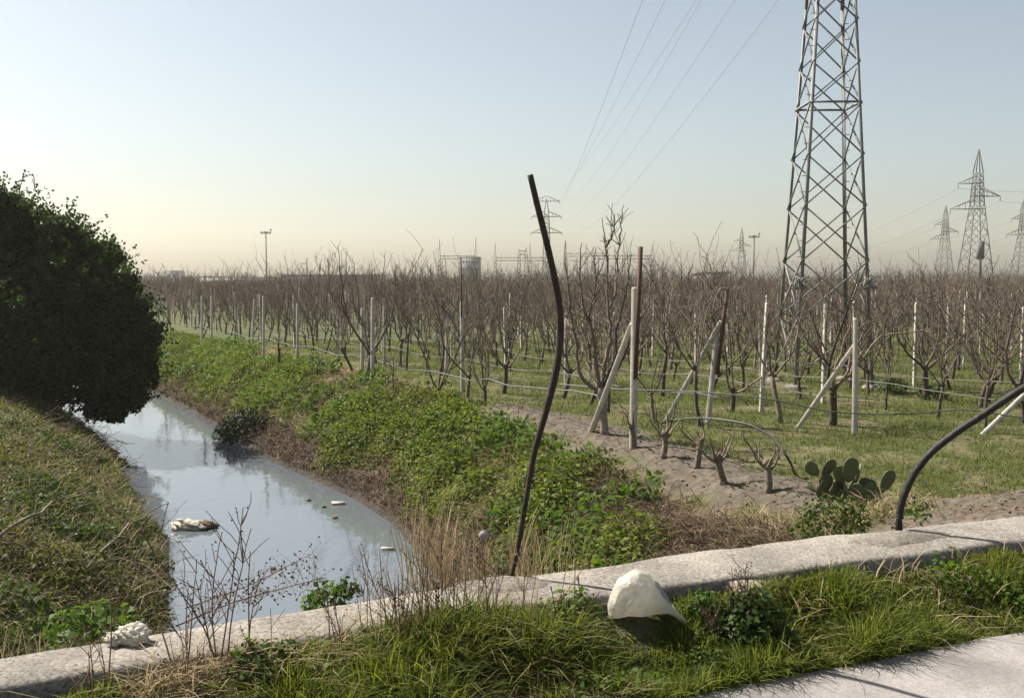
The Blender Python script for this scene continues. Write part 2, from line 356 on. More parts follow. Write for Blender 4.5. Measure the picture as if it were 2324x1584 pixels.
# canal water: a sheet between the banks
g = Geo(); yy = np.concatenate([np.arange(4.6, 60, 0.5), np.arange(60, 400, 8)])
V = np.concatenate([np.stack([xl(yy) - 0.5, yy, 0 * yy + WZ], 1), np.stack([xr(yy) + 0.5, yy, 0 * yy + WZ], 1)])
k = len(yy); i = np.arange(k - 1); g.add(V, np.stack([i, k + i, k + i + 1, i + 1], 1))
tag(g.obj('canal_water', M['water']), 'still pale canal water between the overgrown banks', 'water', kind='structure')

# road: strip on the near side of the verge
g = Geo(); rx = np.concatenate([[-40], np.arange(-6, 12, 0.06), [60]])
e0 = np.interp(rx, [-60, 0.2, 0.67, 0.94, 1.55, 2.32, 60], [-22.4, 3.46, 3.68, 3.83, 4.06, 4.40, 29.7]) + 0.05 * (fbm(rx, 0 * rx, 3.0, 40, 4) - 0.5)
V = np.concatenate([np.stack([rx, e0, 0 * rx + 1.306], 1), np.stack([rx, e0 - 6.5, 0 * rx + 1.306], 1)])
k = len(rx); i = np.arange(k - 1); g.add(V, np.stack([k + i, k + i + 1, i + 1, i], 1))
tag(g.obj('road', M['road']), 'pale worn asphalt road along the verge', 'road', kind='structure')
def yroad(x): return np.interp(x, rx, e0)

# ------------------------------------------------------------------ parapet across the culvert
par = empty('concrete_parapet', (0, float(ymid(0)), 1.3), 'low weathered concrete parapet running across the canal beside the road', 'parapet')
def rel(o, e): o.parent = e; o.matrix_parent_inverse = e.matrix_basis.inverted_safe() if False else o.matrix_parent_inverse; return o
def part(g, name, m, e, smooth=False):
    """mesh given in world coordinates, linked as a child of e (translation-only empties)"""
    return g.obj(name, m, e, smooth=smooth) if not isinstance(g, Geo) else _part(g, name, m, e, smooth)
def _part(g, name, m, e, smooth):
    loc = np.array(e.location); g.V = [v - loc for v in g.V]
    return g.obj(name, m, e, smooth=smooth)
bpy.context.view_layer.update()
rng = np.random.default_rng(3)
g = Geo(); px_ = np.concatenate([np.arange(-6, 8, 0.05), np.arange(8, 22, 0.5)]); k = len(px_)
nb = 0.05 * (fbm(px_, 0 * px_, 6, 50, 4) - 0.5); nf = 0.035 * (fbm(px_, 0 * px_, 6, 60, 4) - 0.5); ntop = 0.018 * (fbm(px_, 0 * px_, 3, 70, 4) - 0.5)
yf, yb = yfront(px_) + nf, yback(px_) + nb; zt = 1.55 + ntop
rows = [(yf + .012, 0 * px_ + 1.10), (yf, zt - .03), (yf + .012, zt - .008), (yf + .03, zt), (yf * .67 + yb * .33, zt + .006), (yf * .33 + yb * .67, zt + .004), (yb - .03, zt), (yb - .01, zt - .01), (yb, zt - .035), (yb - .01, 0 * px_ + 1.0)]
V = np.concatenate([np.stack([px_, r, z], 1) for r, z in rows]); i = np.arange(k - 1)
Qs = [np.stack([r * k + i, r * k + i + 1, (r + 1) * k + i + 1, (r + 1) * k + i], 1) for r in range(len(rows) - 1)]
g.add(V, np.concatenate(Qs)); part(g, 'coping', M['concrete'], par, True)
g = Geo(); V = np.concatenate([np.stack([px_, yb - .05, 0 * px_ + 1.2], 1), np.stack([px_, yb - .03, 0 * px_ - 2.2], 1)])
g.add(V, np.stack([i + 1, i, k + i, k + i + 1], 1)); part(g, 'headwall', M['concrete'], par)
# mortar patches round the feet of the two bent posts
def disc(c, rxx, ryy, ang, h, seed, n=26):
    r_ = np.random.default_rng(seed); th = np.arange(n) / n * 2 * math.pi; w = 1 + 0.18 * np.sin(th * 2 + seed) + 0.12 * r_.normal(size=n) * 0.6
    ca, sa = math.cos(ang), math.sin(ang); g = Geo()
    x, y = np.cos(th) * rxx * w, np.sin(th) * ryy * w
    R = np.stack([c[0] + x * ca - y * sa, c[1] + x * sa + y * ca], 1)
    V = np.concatenate([np.c_[R, np.full(n, c[2])], np.c_[np.array(c[:2]) + (R - np.array(c[:2])) * .8, np.full(n, c[2] + h)], [[c[0], c[1], c[2] + h * 1.2]]])
    i = np.arange(n); j = (i + 1) % n
    g.add(V, np.stack([i, j, n + j, n + i], 1), np.stack([n + i, n + j, np.full(n, 2 * n)], 1)); return g
cL, cR = G(1150, 1330, 1.55), G(2050, 1222, 1.55)
part(disc((cL[0] - .02, cL[1], 1.552), .24, .12, .43, .012, 4), 'mortar_patch', M['mortar'], par, True)
part(disc((cR[0] - .02, cR[1], 1.552), .30, .15, .43, .012, 8), 'mortar_patch', M['mortar'], par, True)
# sloping buttress stub at the front
bt0, bt1 = G(1705, 1312, 1.5), G(1815, 1440, 1.33)
g = Geo(); a0 = np.array([0.98, 4.40]); a1 = np.array([1.17, 4.49]); e_ = np.array([0.10, -0.24])
V = [[*a0, 1.2], [*a1, 1.2], [*(a1 + e_), 1.2], [*(a0 + e_), 1.2], [*a0, 1.535], [*a1, 1.535], [*(a1 + e_ * .95), 1.36], [*(a0 + e_ * .95), 1.36]]
g.add(V, BOXQ[:, ::-1]); part(g, 'buttress', M['mortar'], par)

# ------------------------------------------------------------------ bent rail posts standing on the parapet
def spline(pts, n=40):
    pts = np.asarray(pts, float); t = np.r_[0, np.cumsum(np.linalg.norm(np.diff(pts, axis=0), axis=1))]
    # Catmull-Rom through the points
    out = []; m = np.gradient(pts, t, axis=0)
    for s in np.linspace(0, t[-1], n):
        i = min(np.searchsorted(t, s, 'right') - 1, len(t) - 2); h = t[i + 1] - t[i]; u = (s - t[i]) / h
        out.append((2*u**3-3*u**2+1)*pts[i] + (u**3-2*u**2+u)*h*m[i] + (-2*u**3+3*u**2)*pts[i+1] + (u**3-u**2)*h*m[i+1])
    return np.array(out)
base = G(1160, 1310, 1.55); Yp = base[1]
pts = [P(u, v, Yp + dy) for u, v, dy in [(1160, 1312, 0), (1172, 1260, 0), (1196, 1120, .01), (1212, 1030, .03), (1240, 930, .05), (1262, 840, .06), (1271, 770, .07), (1270, 700, .06), (1258, 630, .05), (1238, 540, .03), (1218, 460, .02), (1203, 397, .0)]]
g = Geo(); tube(g, spline(pts, 70), np.interp(np.linspace(0, 1, 70), [0, .1, .35, .5, 1], [.010, .0115, .0145, .0178, .0138]), 10)
tag(g.obj('bent_steel_post', M['rust'], smooth=True, origin=base), 'tall rusty dark post bent in an S, standing on the parapet over the canal', 'post')
base = G(2040, 1206, 1.55); Yp = base[1]
pts = [P(u, v, Yp + dy) for u, v, dy in [(2040, 1207, 0), (2041, 1170, 0), (2050, 1130, -.01), (2072, 1080, -.02), (2110, 1030, -.04), (2165, 985, -.06), (2230, 942, -.08), (2300, 895, -.1), (2380, 850, -.12), (2450, 822, -.14)]]
g = Geo(); tube(g, spline(pts, 50), 0.0195, 10)
tag(g.obj('bent_steel_post', M['dark_steel'], smooth=True, origin=base), 'dark post bent over in an arc to the right, near the cactus', 'post')

# ------------------------------------------------------------------ bare fruit trees
def bend_path(p, d, L, n, wig, grav, rng):
    pts = [np.array(p, float)]; d = np.array(d, float); d /= np.linalg.norm(d)
    for _ in range(n):
        d = d + rng.normal(0, wig, 3) + np.array([0, 0, grav]); d /= np.linalg.norm(d); pts.append(pts[-1] + d * L / n)
    return np.array(pts), d
def fruit_tree(seed, H=3.0, trunk=0.6, limbs=4, r0=0.05, spread=0.9, spur=0.14, shoots=1.0, flat=0.6, tw=0.0062, lite=False, gn=4, lean=.08):
    rng = np.random.default_rng(seed); tr, cr = Geo(), Geo()
    tp, _ = bend_path((0, 0, -0.05), (rng.normal(0, lean), rng.normal(0, lean), 1), trunk + .05, 5, .08, .05, rng)
    tube(tr, tp, np.linspace(r0 * 1.2, r0 * .95, len(tp)), 4 if lite else 7)
    kn, _ = bend_path(tp[-1] - np.array([0, 0, .04]), (0, 0, 1), .1, 2, .05, 0, rng); tube(tr, kn, [r0 * 1.1, r0 * 1.25, r0 * .8], 4 if lite else 7)
    top = tp[-1]; a0 = rng.random() * 6.28
    for i in range(limbs):
        az = a0 + i * 2 * math.pi / limbs + rng.normal(0, .25); out = spread * rng.uniform(.7, 1.25)
        d = np.array([math.cos(az) * out, math.sin(az) * out * flat, rng.uniform(.45, .9)])
        L = (H - trunk) * rng.uniform(.7, 1.15); nseg = 6 if lite else 11
        lp, _ = bend_path(top - np.array([0, 0, rng.uniform(0, .12)]), d, L, nseg, .15, .15, rng)
        R = np.linspace(r0 * .52, .006, len(lp)); tube(cr, lp, R, 3 if lite else 5, cap=False)
        # side limb
        subs = [(lp, R)]
        for q in range(rng.integers(1, 3)):
            j = rng.integers(2, max(3, len(lp) - 3)); dd = np.array([math.cos(az + rng.normal(0, 1.2)), math.sin(az + rng.normal(0, 1.2)) * flat, .7])
            sp, _ = bend_path(lp[j], dd, L * rng.uniform(.3, .55), 4 if lite else 7, .15, .16, rng); rr = np.linspace(R[j] * .7, .006, len(sp))
            tube(cr, sp, rr, 3 if lite else 4, cap=False); subs.append((sp, rr))
        for lp2, R2 in subs:
            Lt = np.linalg.norm(np.diff(lp2, axis=0), axis=1).sum(); ns = int(Lt / spur * (0.55 if lite else 1))
            for _ in range(ns):
                s = rng.uniform(.12, 1) * (len(lp2) - 1); j = int(min(s, len(lp2) - 2)); q = lp2[j] + (lp2[j + 1] - lp2[j]) * (s - j)
                az2 = rng.random() * 6.28; long = rng.random() < .22 * shoots
                l2 = rng.uniform(.35, .8) if long else rng.uniform(.08, .32)
                dd = np.array([math.cos(az2), math.sin(az2), rng.uniform(.9, 2.2) if long else rng.uniform(-.1, 1.2)])
                tp2, _ = bend_path(q, dd, l2, 2 if (lite or not long) else 4, .14, .12, rng)
                tube(cr, tp2, np.linspace(tw * (1.5 if lite else 1), tw * .7, len(tp2)), 3, cap=False)
    return tr, cr

def place_tree(protos, loc, rz, sc, label, group=None, name='fruit_tree'):
    mt, mc = protos
    e = empty(name, loc, label, 'tree', group, rz, sc)
    for nm, me in (('trunk', mt), ('crown', mc)):
        o = bpy.data.objects.new(nm, me); COL.objects.link(o); o.parent = e
    return e
def proto(seed, tm='bark', **k):
    t, c = fruit_tree(seed, **k); return t.mesh('trunk', M[tm], True), c.mesh('crown', M['twig'])

def base_verge(u, v):
    d = ray(u, v); t = np.linspace(2, 6.5, 4000); q = d[None] * t[:, None] + np.array([0, 0, CZ])
    below = (q[:, 2] < hz(q[:, 0], q[:, 1])) | (q[:, 1] > yfront(q[:, 0]) - .04); return q[np.argmax(below)] * np.array([1, 1, 0]) + np.array([0, 0, float(hz(*q[np.argmax(below)][:2]))])
rngT = np.random.default_rng(11)
placed = []
def base_at(u, v):
    """ground point seen at survey pixel (u, v)"""
    d = ray(u, v); t = np.linspace(4, 140, 6000); q = d[None] * t[:, None] + np.array([0, 0, CZ])
    below = q[:, 2] < hz(q[:, 0], q[:, 1]); below &= q[:, 1] > ymid(q[:, 0]) + .4
    i = np.argmax(below); p = q[i]; return np.array([p[0], p[1], float(hz(p[0], p[1]))])
def hero(u, v, seed, label, rz=0.0, tm='bark', name='fruit_tree', group=None, sc=1.0, **k):
    p = base_at(u, v); placed.append(p[:2]); return place_tree(proto(seed, tm, **k), p, rz, sc, label, group, name)

def goblet():
    b = base_at(1372, 985); placed.append(b[:2]); rr = np.random.default_rng(17); e = empty('fruit_tree', b, 'large goblet-shaped bare fruit tree with a pale trunk, just right of the S-bent post', 'tree')
    L = [[(1362, 890), (1325, 862), (1310, 800), (1300, 740), (1292, 670), (1284, 600), (1283, 545)], [(1362, 885), (1352, 820), (1345, 760), (1325, 700), (1318, 650), (1316, 590), (1320, 548)],
         [(1366, 885), (1372, 830), (1386, 770), (1382, 700), (1378, 620), (1375, 560), (1366, 496)], [(1370, 886), (1400, 840), (1425, 785), (1440, 740), (1472, 690), (1480, 640)],
         [(1347, 770), (1338, 720), (1352, 650), (1350, 600), (1352, 560)], [(1384, 700), (1400, 640), (1402, 580), (1410, 510), (1414, 466)], [(1301, 745), (1280, 715), (1266, 680), (1262, 640)],
         [(1366, 880), (1395, 815), (1400, 750), (1415, 690), (1428, 620), (1432, 575)], [(1360, 885), (1335, 830), (1322, 770), (1300, 700), (1305, 640)], [(1375, 560), (1392, 530), (1396, 485)]]
    g = Geo(); tp = spline([P(1373, 992, b[1]), P(1370, 950, b[1]), P(1368, 910, b[1]), P(1365, 880, b[1])], 8); tube(g, tp, [.085, .078, .072, .07, .07, .078, .09, .07], 9); part(g, 'trunk', M['limewash'], e, True)
    g = Geo()
    for q, l in enumerate(L):
        y0 = rr.normal(0, .12) if q < 4 else rr.normal(0, .3); t = np.linspace(0, 1, len(l)); lp = spline([P(u, v, b[1] + y0 * 3 * k * (1.2 - k)) for (u, v), k in zip(l, t)], 22)
        lp[3:] += rr.normal(0, .012, (19, 3)); R = np.linspace(.042 if q < 4 else .026, .007, 22); tube(g, lp, R, 5)
        for _ in range(int(15 * np.linalg.norm(np.diff(lp, axis=0), axis=1).sum())):
            j = rr.integers(2, 19); az = rr.random() * 6.28; d = np.array([math.cos(az), math.sin(az), rr.uniform(.1, 1.6)]); pp, _ = bend_path(lp[j], d, rr.uniform(.08, .34) if rr.random() < .85 else rr.uniform(.4, .8), 3, .2, .1, rr); tube(g, pp, [.008, .007, .006, .005], 3)
    part(g, 'crown', M['twig'], e)
goblet()
hero(828, 876, 105, 'big leaning bare tree beside the two white posts on the canal bank', H=4.2, trunk=.9, limbs=4, r0=0.070, spread=1.0, shoots=1.2, flat=.8)
hero(632, 850, 107, 'dark short bare trunk standing alone at the bank edge, left of the white posts', H=1.6, trunk=.8, limbs=2, r0=0.049, spread=.4)
hero(995, 897, 109, 'bare tree forking low into a V just left of the post with an iron rod', H=3.2, trunk=.15, limbs=4, r0=0.049, spread=.45)
hero(1145, 893, 111, 'slim bare tree between the iron-rodded post and the S-bent post', H=3.0, trunk=.7, limbs=4, r0=.05)
hero(1280, 905, 113, 'bare tree directly behind the middle of the S-bent post', H=3.0, trunk=.7, limbs=4, r0=.05)
hero(1890, 965, 115, 'thick dark bare tree beside the white strut in front of the pylon', H=3.35, trunk=.8, limbs=6, r0=0.070, spread=.8, spur=.1, flat=1)
hero(1772, 960, 117, 'pale forked bare tree in front of the left pylon leg', tm='bark_pale', H=3.1, trunk=1.0, limbs=3, r0=0.049, spread=.6)
hero(2104, 908, 119, 'bare tree with a thick dark graft knot between pylon and arched post', H=3.1, trunk=.8, limbs=4, r0=0.061, spread=.95)
hero(2242, 915, 121, 'bare tree just behind the tip of the arched dark post', H=3.2, trunk=.6, limbs=4, r0=0.053, spread=1.0)
hero(1662, 935, 123, 'bare tree leaning right behind the slanted white strut', H=3.0, trunk=.5, limbs=3, r0=0.049, spread=.7)
hero(2330, 960, 125, 'large dark bare tree at the right edge with heavy knotted branches', H=3.5, trunk=.9, limbs=5, r0=0.070, spread=1.0, shoots=.7, flat=1)
hero(720, 872, 131, 'tiny spindly bare sapling on the bank near the two white posts', H=.85, trunk=.45, limbs=3, r0=.022, spread=1.0, tw=.005)
hero(897, 905, 133, 'thin bare whip of a sapling on the bank below the white posts', H=1.0, trunk=.6, limbs=2, r0=.02, spread=.25, tw=.005)
hero(2010, 930, 135, 'thin young bare tree in the grass between the white post and the arched post', H=2.2, trunk=.5, limbs=3, r0=.025, spread=.35)
# row of cut-back young trees on the bare soil
yt = [(1437, 1018, 'stubby pruned young tree at the foot of the rusty-piped post', .7, 3), (1505, 1040, 'pruned young tree with spread bare arms, second along the bare soil', .75, 5),
      (1580, 1062, 'thin upright pruned young tree, third along the bare soil', .7, 3), (1643, 1096, 'pruned young tree with one long arm reaching right on the bare soil', .75, 4),
      (1743, 1117, 'Y-shaped pruned young tree nearest the cactus', .75, 4)]
for q, (u, v, lab, hh, nl) in enumerate(yt):
    hero(u, v, 200 + q * 3, lab, tm='bark_pale', name='young_tree', group='cut-back young trees on the bare soil', H=hh + .15, trunk=.38, limbs=nl, r0=.045, spread=1.0, spur=.3, shoots=.1, flat=1)

# ---- rows of the orchard
NR, UR = np.array([.866, .5]), np.array([-.5, .866])
PYL = np.array([8.43, 26.95])
prot = [proto(300 + i, 'bark' if i % 3 else 'bark_pale', H=2.75 + .16 * (i % 5), trunk=.55 + .12 * (i % 5), limbs=3 + i % 3, r0=.032 + .004 * (i % 4), spread=.34 + .13 * (i % 4), flat=.8, spur=.085, tw=.0052, shoots=1.0, lean=.16) for i in range(18)]
lite = [fruit_tree(400 + i, H=2.8 + .15 * (i % 5), trunk=.75, limbs=3 + i % 2, r0=.036, spread=.5, lite=True, flat=.8, tw=.0068, spur=.1, shoots=1.1, lean=.14) for i in range(12)]
cand = []
for k in range(0, 46):
    c = 10.35 + 2.45 * k; s0 = max((18.6 - .5 * c) / .866, -200)
    s = s0 + .6
    while True:
        p = c * NR + s * UR; s += rngT.uniform(.9, 1.5)
        if p[1] > 135: break
        if p[1] < 18.2 or abs(p[0]) > .54 * p[1] + 1.2: continue
        q = p + rngT.normal(0, .13, 2)
        if tR(q[0], q[1]) < 3.0 + (0.4 if k == 0 else 0): continue
        if np.abs(q - PYL).max() < 1.35: continue
        if placed and np.min(np.linalg.norm(np.array(placed) - q, axis=1)) < .95: continue
        if rngT.random() < .09: continue
        cand.append((math.hypot(*q), q[0], q[1], k))
cand.sort()
NIND = 280
def zone(x, y, k):
    u = 1162 + x / y * FPX
    if k == 0: return ('bare fruit tree in the outermost row along the canal bank', 'trees of the canal-side row')
    if u < 1240: return ('bare fruit tree in the inner rows left of the S-bent post', 'orchard trees left of the S-bent post')
    if u < 1480: return ('bare fruit tree in the rows behind the goblet tree and rusty-piped post', 'orchard trees behind the goblet tree')
    if u < 1760: return ('bare fruit tree in the rows between the rusty-piped post and the pylon', 'orchard trees left of the pylon')
    if u < 2000: return ('bare fruit tree in the rows around and behind the pylon', 'orchard trees around the pylon')
    return ('bare fruit tree in the rows right of the pylon', 'orchard trees right of the pylon')
for d_, x, y, k in cand[:NIND]:
    la, gr = zone(x, y, k); tt = prot[rngT.integers(len(prot))]
    place_tree(tt, (x, y, float(hz(x, y)) - .01), rngT.random() * 6.28, rngT.uniform(.8, 1.12), la, gr)
g = Geo()
for d_, x, y, k in cand[NIND:]:
    t, c = lite[rngT.integers(len(lite))]; a = rngT.random() * 6.28; s = rngT.uniform(.85, 1.12)
    R = np.array([[math.cos(a), -math.sin(a), 0], [math.sin(a), math.cos(a), 0], [0, 0, 1]]) * s
    z = float(hz(x, y)); g.merge(t, R, (x, y, z)); g.merge(c, R, (x, y, z))
tag(g.obj('distant_orchard', M['twig']), 'dense far rows of bare fruit trees reaching the horizon', 'orchard', kind='stuff')

# ------------------------------------------------------------------ orchard posts, struts, rods, pipes
def post_geo(H, w, g=None, p0=(0, 0, 0), p1=None):
    g = g or Geo(); p0 = np.array(p0, float); p1 = np.array(p1 if p1 is not None else (p0 + [0, 0, H]), float)
    d = (p1 - p0) / np.linalg.norm(p1 - p0); up = np.array([.4, .9, 0]); s = np.cross(d, up); s /= np.linalg.norm(s); t = np.cross(s, d)
    V = []
    c = .18
    for p, k in ((p0, 1.0), (p1 - d * .03, .82), (p1, .7)):
        for x, y in ((-1, -1 + c), (-1 + c, -1), (1 - c, -1), (1, -1 + c), (1, 1 - c), (1 - c, 1), (-1 + c, 1), (-1, 1 - c)): V.append(p + (s * x + t * y) * w / 2 * k)
    i = np.arange(8); j = (i + 1) % 8
    g.add(V, np.concatenate([np.stack([r * 8 + i, r * 8 + j, r * 8 + 8 + j, r * 8 + 8 + i], 1) for r in range(2)] + [np.array([[16, 17, 18, 19], [16, 19, 20, 23], [20, 21, 22, 23]])]))
    return g
def post(u, v, vtop, label, w=.09, name='orchard_post', group='concrete posts of the orchard', utop=None):
    b = base_at(u, v); top = P(utop if utop is not None else u, vtop, b[1]); placed.append(b[:2])
    g = post_geo(0, w, p0=b - [0, 0, .1], p1=top)
    return tag(g.obj(name, M['post'], origin=b), label, 'post', group), b, top
post(845, 877, 676, 'taller of the two adjoining white posts on the canal bank', utop=846)
post(822, 868, 700, 'shorter grey post just left of the tall white bank post', .08)
_, b1, t1 = post(1050, 890, 685, 'white post with a thin iron rod on top, left of the S-bent post', utop=1048)
post(1285, 880, 710, 'white post half hidden behind the S-bent post')
_, b2, t2 = post(1437, 1015, 652, 'white corner post carrying a thick rusty pipe, right of the goblet tree', .11, utop=1441)
_, b3, t3 = post(1605, 968, 742, 'white row-end post leaning right under a curved iron rod', .10, utop=1628)
_, b4, t4 = post(1940, 986, 722, 'bright white row-end post in front of the pylon', .10, utop=1942)
post(675, 818, 690, 'white post in the canal-side row, left of the leaning tree', .08)
post(598, 832, 672, 'slender white post at the bank, right of the dark trunkless gap', .075)
post(458, 793, 672, 'white bank post near the dark bush, left of a pair', .075)
post(480, 785, 672, 'white bank post near the dark bush, right of a pair', .075)
post(572, 790, 680, 'small leaning white post between the bush and the dark short trunk', .07, utop=577)
post(1012, 860, 697, 'pale post just left of the iron-rodded post, one row behind', .08, utop=1016)
post(370, 770, 670, 'pale post at the very edge of the dark bush', .075)
def strut(u0, v0, u1, v1, label, Ytop, w=.09):
    b = base_at(u0, v0); t = P(u1, v1, Ytop); g = post_geo(0, w, p0=b - (t - b) * .03, p1=t); placed.append(b[:2])
    return tag(g.obj('orchard_strut', M['post'], origin=b), label, 'strut', 'slanting struts bracing the row-end posts')
strut(1342, 980, 1434, 735, 'slanted white strut passing behind the goblet tree trunk', b2[1] + .12)
strut(1512, 955, 1636, 730, 'slanted pale wooden strut under the curved iron rod', b3[1] - .14)
strut(1812, 970, 1938, 785, 'slanted white strut leaning on the post in front of the pylon', b4[1] + .12)
strut(2232, 985, 2372, 850, 'slanted white strut at the right edge below the arched post', 18.6)
# iron rods and pipes tied to the posts
g = Geo(); p0 = P(1047, 690, t1[1] - .06); p1 = P(1046, 588, t1[1] - .06); tube(g, [p0 - (p1 - p0) * .3, p0, p1], .022, 6)
tag(g.obj('iron_rod', M['iron'], origin=p0), 'thin dark iron rod rising above the white post left of the S-bent post', 'rod')
g = Geo(); p0 = P(1442, 860, t2[1] - .09); p1 = P(1454, 560, t2[1] - .09); tube(g, [p0, p1], .038, 8)
tag(g.obj('rusty_pipe', M['iron'], origin=p0), 'thick rusty pipe tied upright to the corner post, right of the goblet tree', 'pipe')
g = Geo(); p0 = P(1627, 850, t3[1] - .1); p1 = P(1651, 655, t3[1] - .1); tube(g, [p0, p1], .04, 8)
tag(g.obj('rusty_pipe', M['iron'], origin=p0), 'thin rusty pipe leaning right above the slanted wooden strut', 'pipe')
g = Geo(); pts = [P(u, v, t3[1] - .13) for u, v in [(1612, 760), (1618, 710), (1628, 668), (1640, 652), (1650, 660), (1651, 690)]]; tube(g, spline(pts, 20), .016, 5)
tag(g.obj('bent_wire_rod', M['bark_pale'], origin=pts[0]), 'thin pale rod curled over beside the leaning rusty pipe', 'rod')
# generic posts along the rows
gp = post_geo(2.25, .085).mesh('orchard_post', M['post'])
npost = 0
for k in range(1, 30):
    c = 10.35 + 2.45 * k; s = (18.6 - .5 * c) / .866 + rngT.uniform(3, 6)
    while True:
        p = c * NR + s * UR; s += rngT.uniform(3.8, 6)
        if p[1] > 72: break
        if p[1] < 19 or abs(p[0]) > .53 * p[1] or tR(p[0], p[1]) < 3 or np.abs(p - PYL).max() < 1.3: continue
        if np.min(np.linalg.norm(np.array(placed) - p, axis=1)) < .5: continue
        o = bpy.data.objects.new('orchard_post', gp); COL.objects.link(o); o.location = (p[0], p[1], float(hz(p[0], p[1])) - .05)
        o.rotation_euler = (rngT.normal(0, .02), rngT.normal(0, .02), rngT.random()); o.scale = (1, 1, rngT.uniform(.88, 1.08))
        u = 1162 + p[0] / p[1] * FPX
        zz = 'left of the S-bent post' if u < 1270 else ('between the S-bent post and the pylon' if u < 1780 else 'right of the pylon leg')
        tag(o, 'pale concrete post standing deep among the tree rows ' + zz, 'post', 'concrete posts deep in the rows ' + zz); npost += 1
# irrigation pipes along the rows
def rowpipe(k, off, z, s1, label, r=.010, m='hose', grp='irrigation pipes along the rows'):
    c = 10.35 + 2.45 * k + off; s0 = (18.6 - .5 * c) / .866 - (1.6 if k == 0 else .2); pts = []
    for i, s in enumerate(np.arange(s0, s1, .8)):
        p = c * NR + s * UR; x = p[0]
        if k == 0: x = max(x, xr(p[1]) + 3.3 / .87)
        pts.append([x, p[1], float(hz(x, p[1])) + z + .05 * math.sin(i * .98 + k)])
    g = Geo(); tube(g, pts, r, 5); return tag(g.obj('irrigation_pipe', M[m], origin=pts[0]), label, 'pipe', grp)
rowpipe(0, -.25, .62, 75, 'pale irrigation pipe strung along the outermost canal-side row', .013)
rowpipe(1, -.1, .6, 60, 'pale irrigation pipe along the second tree row from the canal')
rowpipe(2, -.1, .6, 60, 'pale irrigation pipe along the third tree row, ending near the pylon front post')
rowpipe(3, -.1, .6, 55, 'pale irrigation pipe along the fourth tree row from the canal')
rowpipe(4, -.1, .6, 50, 'pale irrigation pipe along the tree row under the pylon')
rowpipe(5, -.1, .6, 50, 'pale irrigation pipe along the tree row right of the pylon')
g = Geo(); pts = [P(u, v, Y) for u, v, Y in [(1270, 872, 20.5), (1420, 884, 19.2), (1560, 888, 18.6), (1700, 900, 18.0), (1790, 914, 17.9), (1860, 930, 17.9), (1940, 938, 18.0), (2080, 938, 18), (2180, 930, 18), (2330, 950, 18)]]
tube(g, spline(pts, 50), .014, 5); tag(g.obj('irrigation_pipe', M['hose'], origin=pts[0]), 'sagging grey pipe strung across the row ends in front of the pylon', 'pipe', 'irrigation pipes along the rows')
pts = [np.array(p) for p in (P(1500, 960, 16.2), P(1560, 950, 15.6), P(1640, 953, 14.9), P(1710, 968, 14.5), P(1760, 1000, 14.2), P(1785, 1035, 14.0), base_at(1803, 1076))]
g = Geo(); tube(g, spline(pts, 40), .018, 6); tag(g.obj('water_hose', M['hose_dark'], origin=pts[-1]), 'dark hose arching over the young trees down to the soil', 'hose')

# ------------------------------------------------------------------ main pylon
pe = empty('lattice_pylon', (PYL[0], PYL[1], 0), 'tall steel lattice pylon standing among the trees, cut by the top of the picture', 'pylon')
def hw(z): return np.interp(z, [0, 10.1, 14.5, 21, 23.5], [1.045, .525, .40, .36, .04])
NZ = [.3, 1.82, 3.33, 4.77, 6.1, 7.42, 8.5, 9.6, 10.6, 11.5, 12.4, 13.3, 14.2, 15.1, 16, 16.9, 17.8, 18.7, 19.6, 20.5]
cs = [(-1, -1), (1, -1), (1, 1), (-1, 1)]
for sx, sy in cs:
    g = Geo()
    for z0, z1 in zip([.1, 10.1, 14.5, 21], [10.1, 14.5, 21, 23.4]):
        a = (sx * hw(z0), sy * hw(z0), z0); b = (sx * hw(z1), sy * hw(z1), z1); angle_iron(g, a, b, .085, (-sx, -sy, 0))
    leg = g.obj('leg', M['steel'], pe)
    g = Geo(); st = -1 if sx < 0 else 1
    for z in np.arange(2.6, 20, .42):
        h = hw(z); beam(g, (sx * h, sy * h, z), (sx * (h + .13), sy * h, z), .018)
    if sy * sx > 0: tag(g.obj('step_bolt_ladder', M['steel'], leg), kind='stuff')
    g = Geo(); x, y = sx * hw(.1), sy * hw(.1); z0 = float(hz(PYL[0] + x, PYL[1] + y))
    V = []
    for w, z in ((.25, z0 - .2), (.24, z0 + .05), (.16, z0 + .10)): V += [[x - w, y - w, z], [x + w, y - w, z], [x + w, y + w, z], [x - w, y + w, z]]
    i = np.arange(4); j = (i + 1) % 4; g.add(V, np.concatenate([np.stack([r * 4 + i, r * 4 + j, r * 4 + 4 + j, r * 4 + 4 + i], 1) for r in range(2)] + [np.array([[8, 9, 10, 11]])]))
    g.obj('footing', M['concrete'], pe)
for f in range(4):
    (ax0, ay0), (ax1, ay1) = cs[f], cs[(f + 1) % 4]; g = Geo(); n_out = np.array([(ax0 + ax1) / 2, (ay0 + ay1) / 2, 0])
    for i, (z0, z1) in enumerate(zip(NZ[:-1], NZ[1:])):
        h0, h1 = hw(z0), hw(z1); o = n_out * .012
        A0 = np.array([ax0 * h0, ay0 * h0, z0]); B0 = np.array([ax1 * h0, ay1 * h0, z0]); A1 = np.array([ax0 * h1, ay0 * h1, z1]); B1 = np.array([ax1 * h1, ay1 * h1, z1])
        beam(g, A0 + o, B1 + o, .034, .034, n_out); beam(g, B0 - o * 2.6, A1 - o * 2.6, .034, .034, n_out)
    g.obj('bracing', M['steel'], pe)
g = Geo(); h = hw(7.45)
for f in range(4):
    a, b = cs[f], cs[(f + 1) % 4]; beam(g, (a[0] * h, a[1] * h, 7.46), (b[0] * h, b[1] * h, 7.46), .06, .05)
g.obj('horizontal_frame', M['steel'], pe)
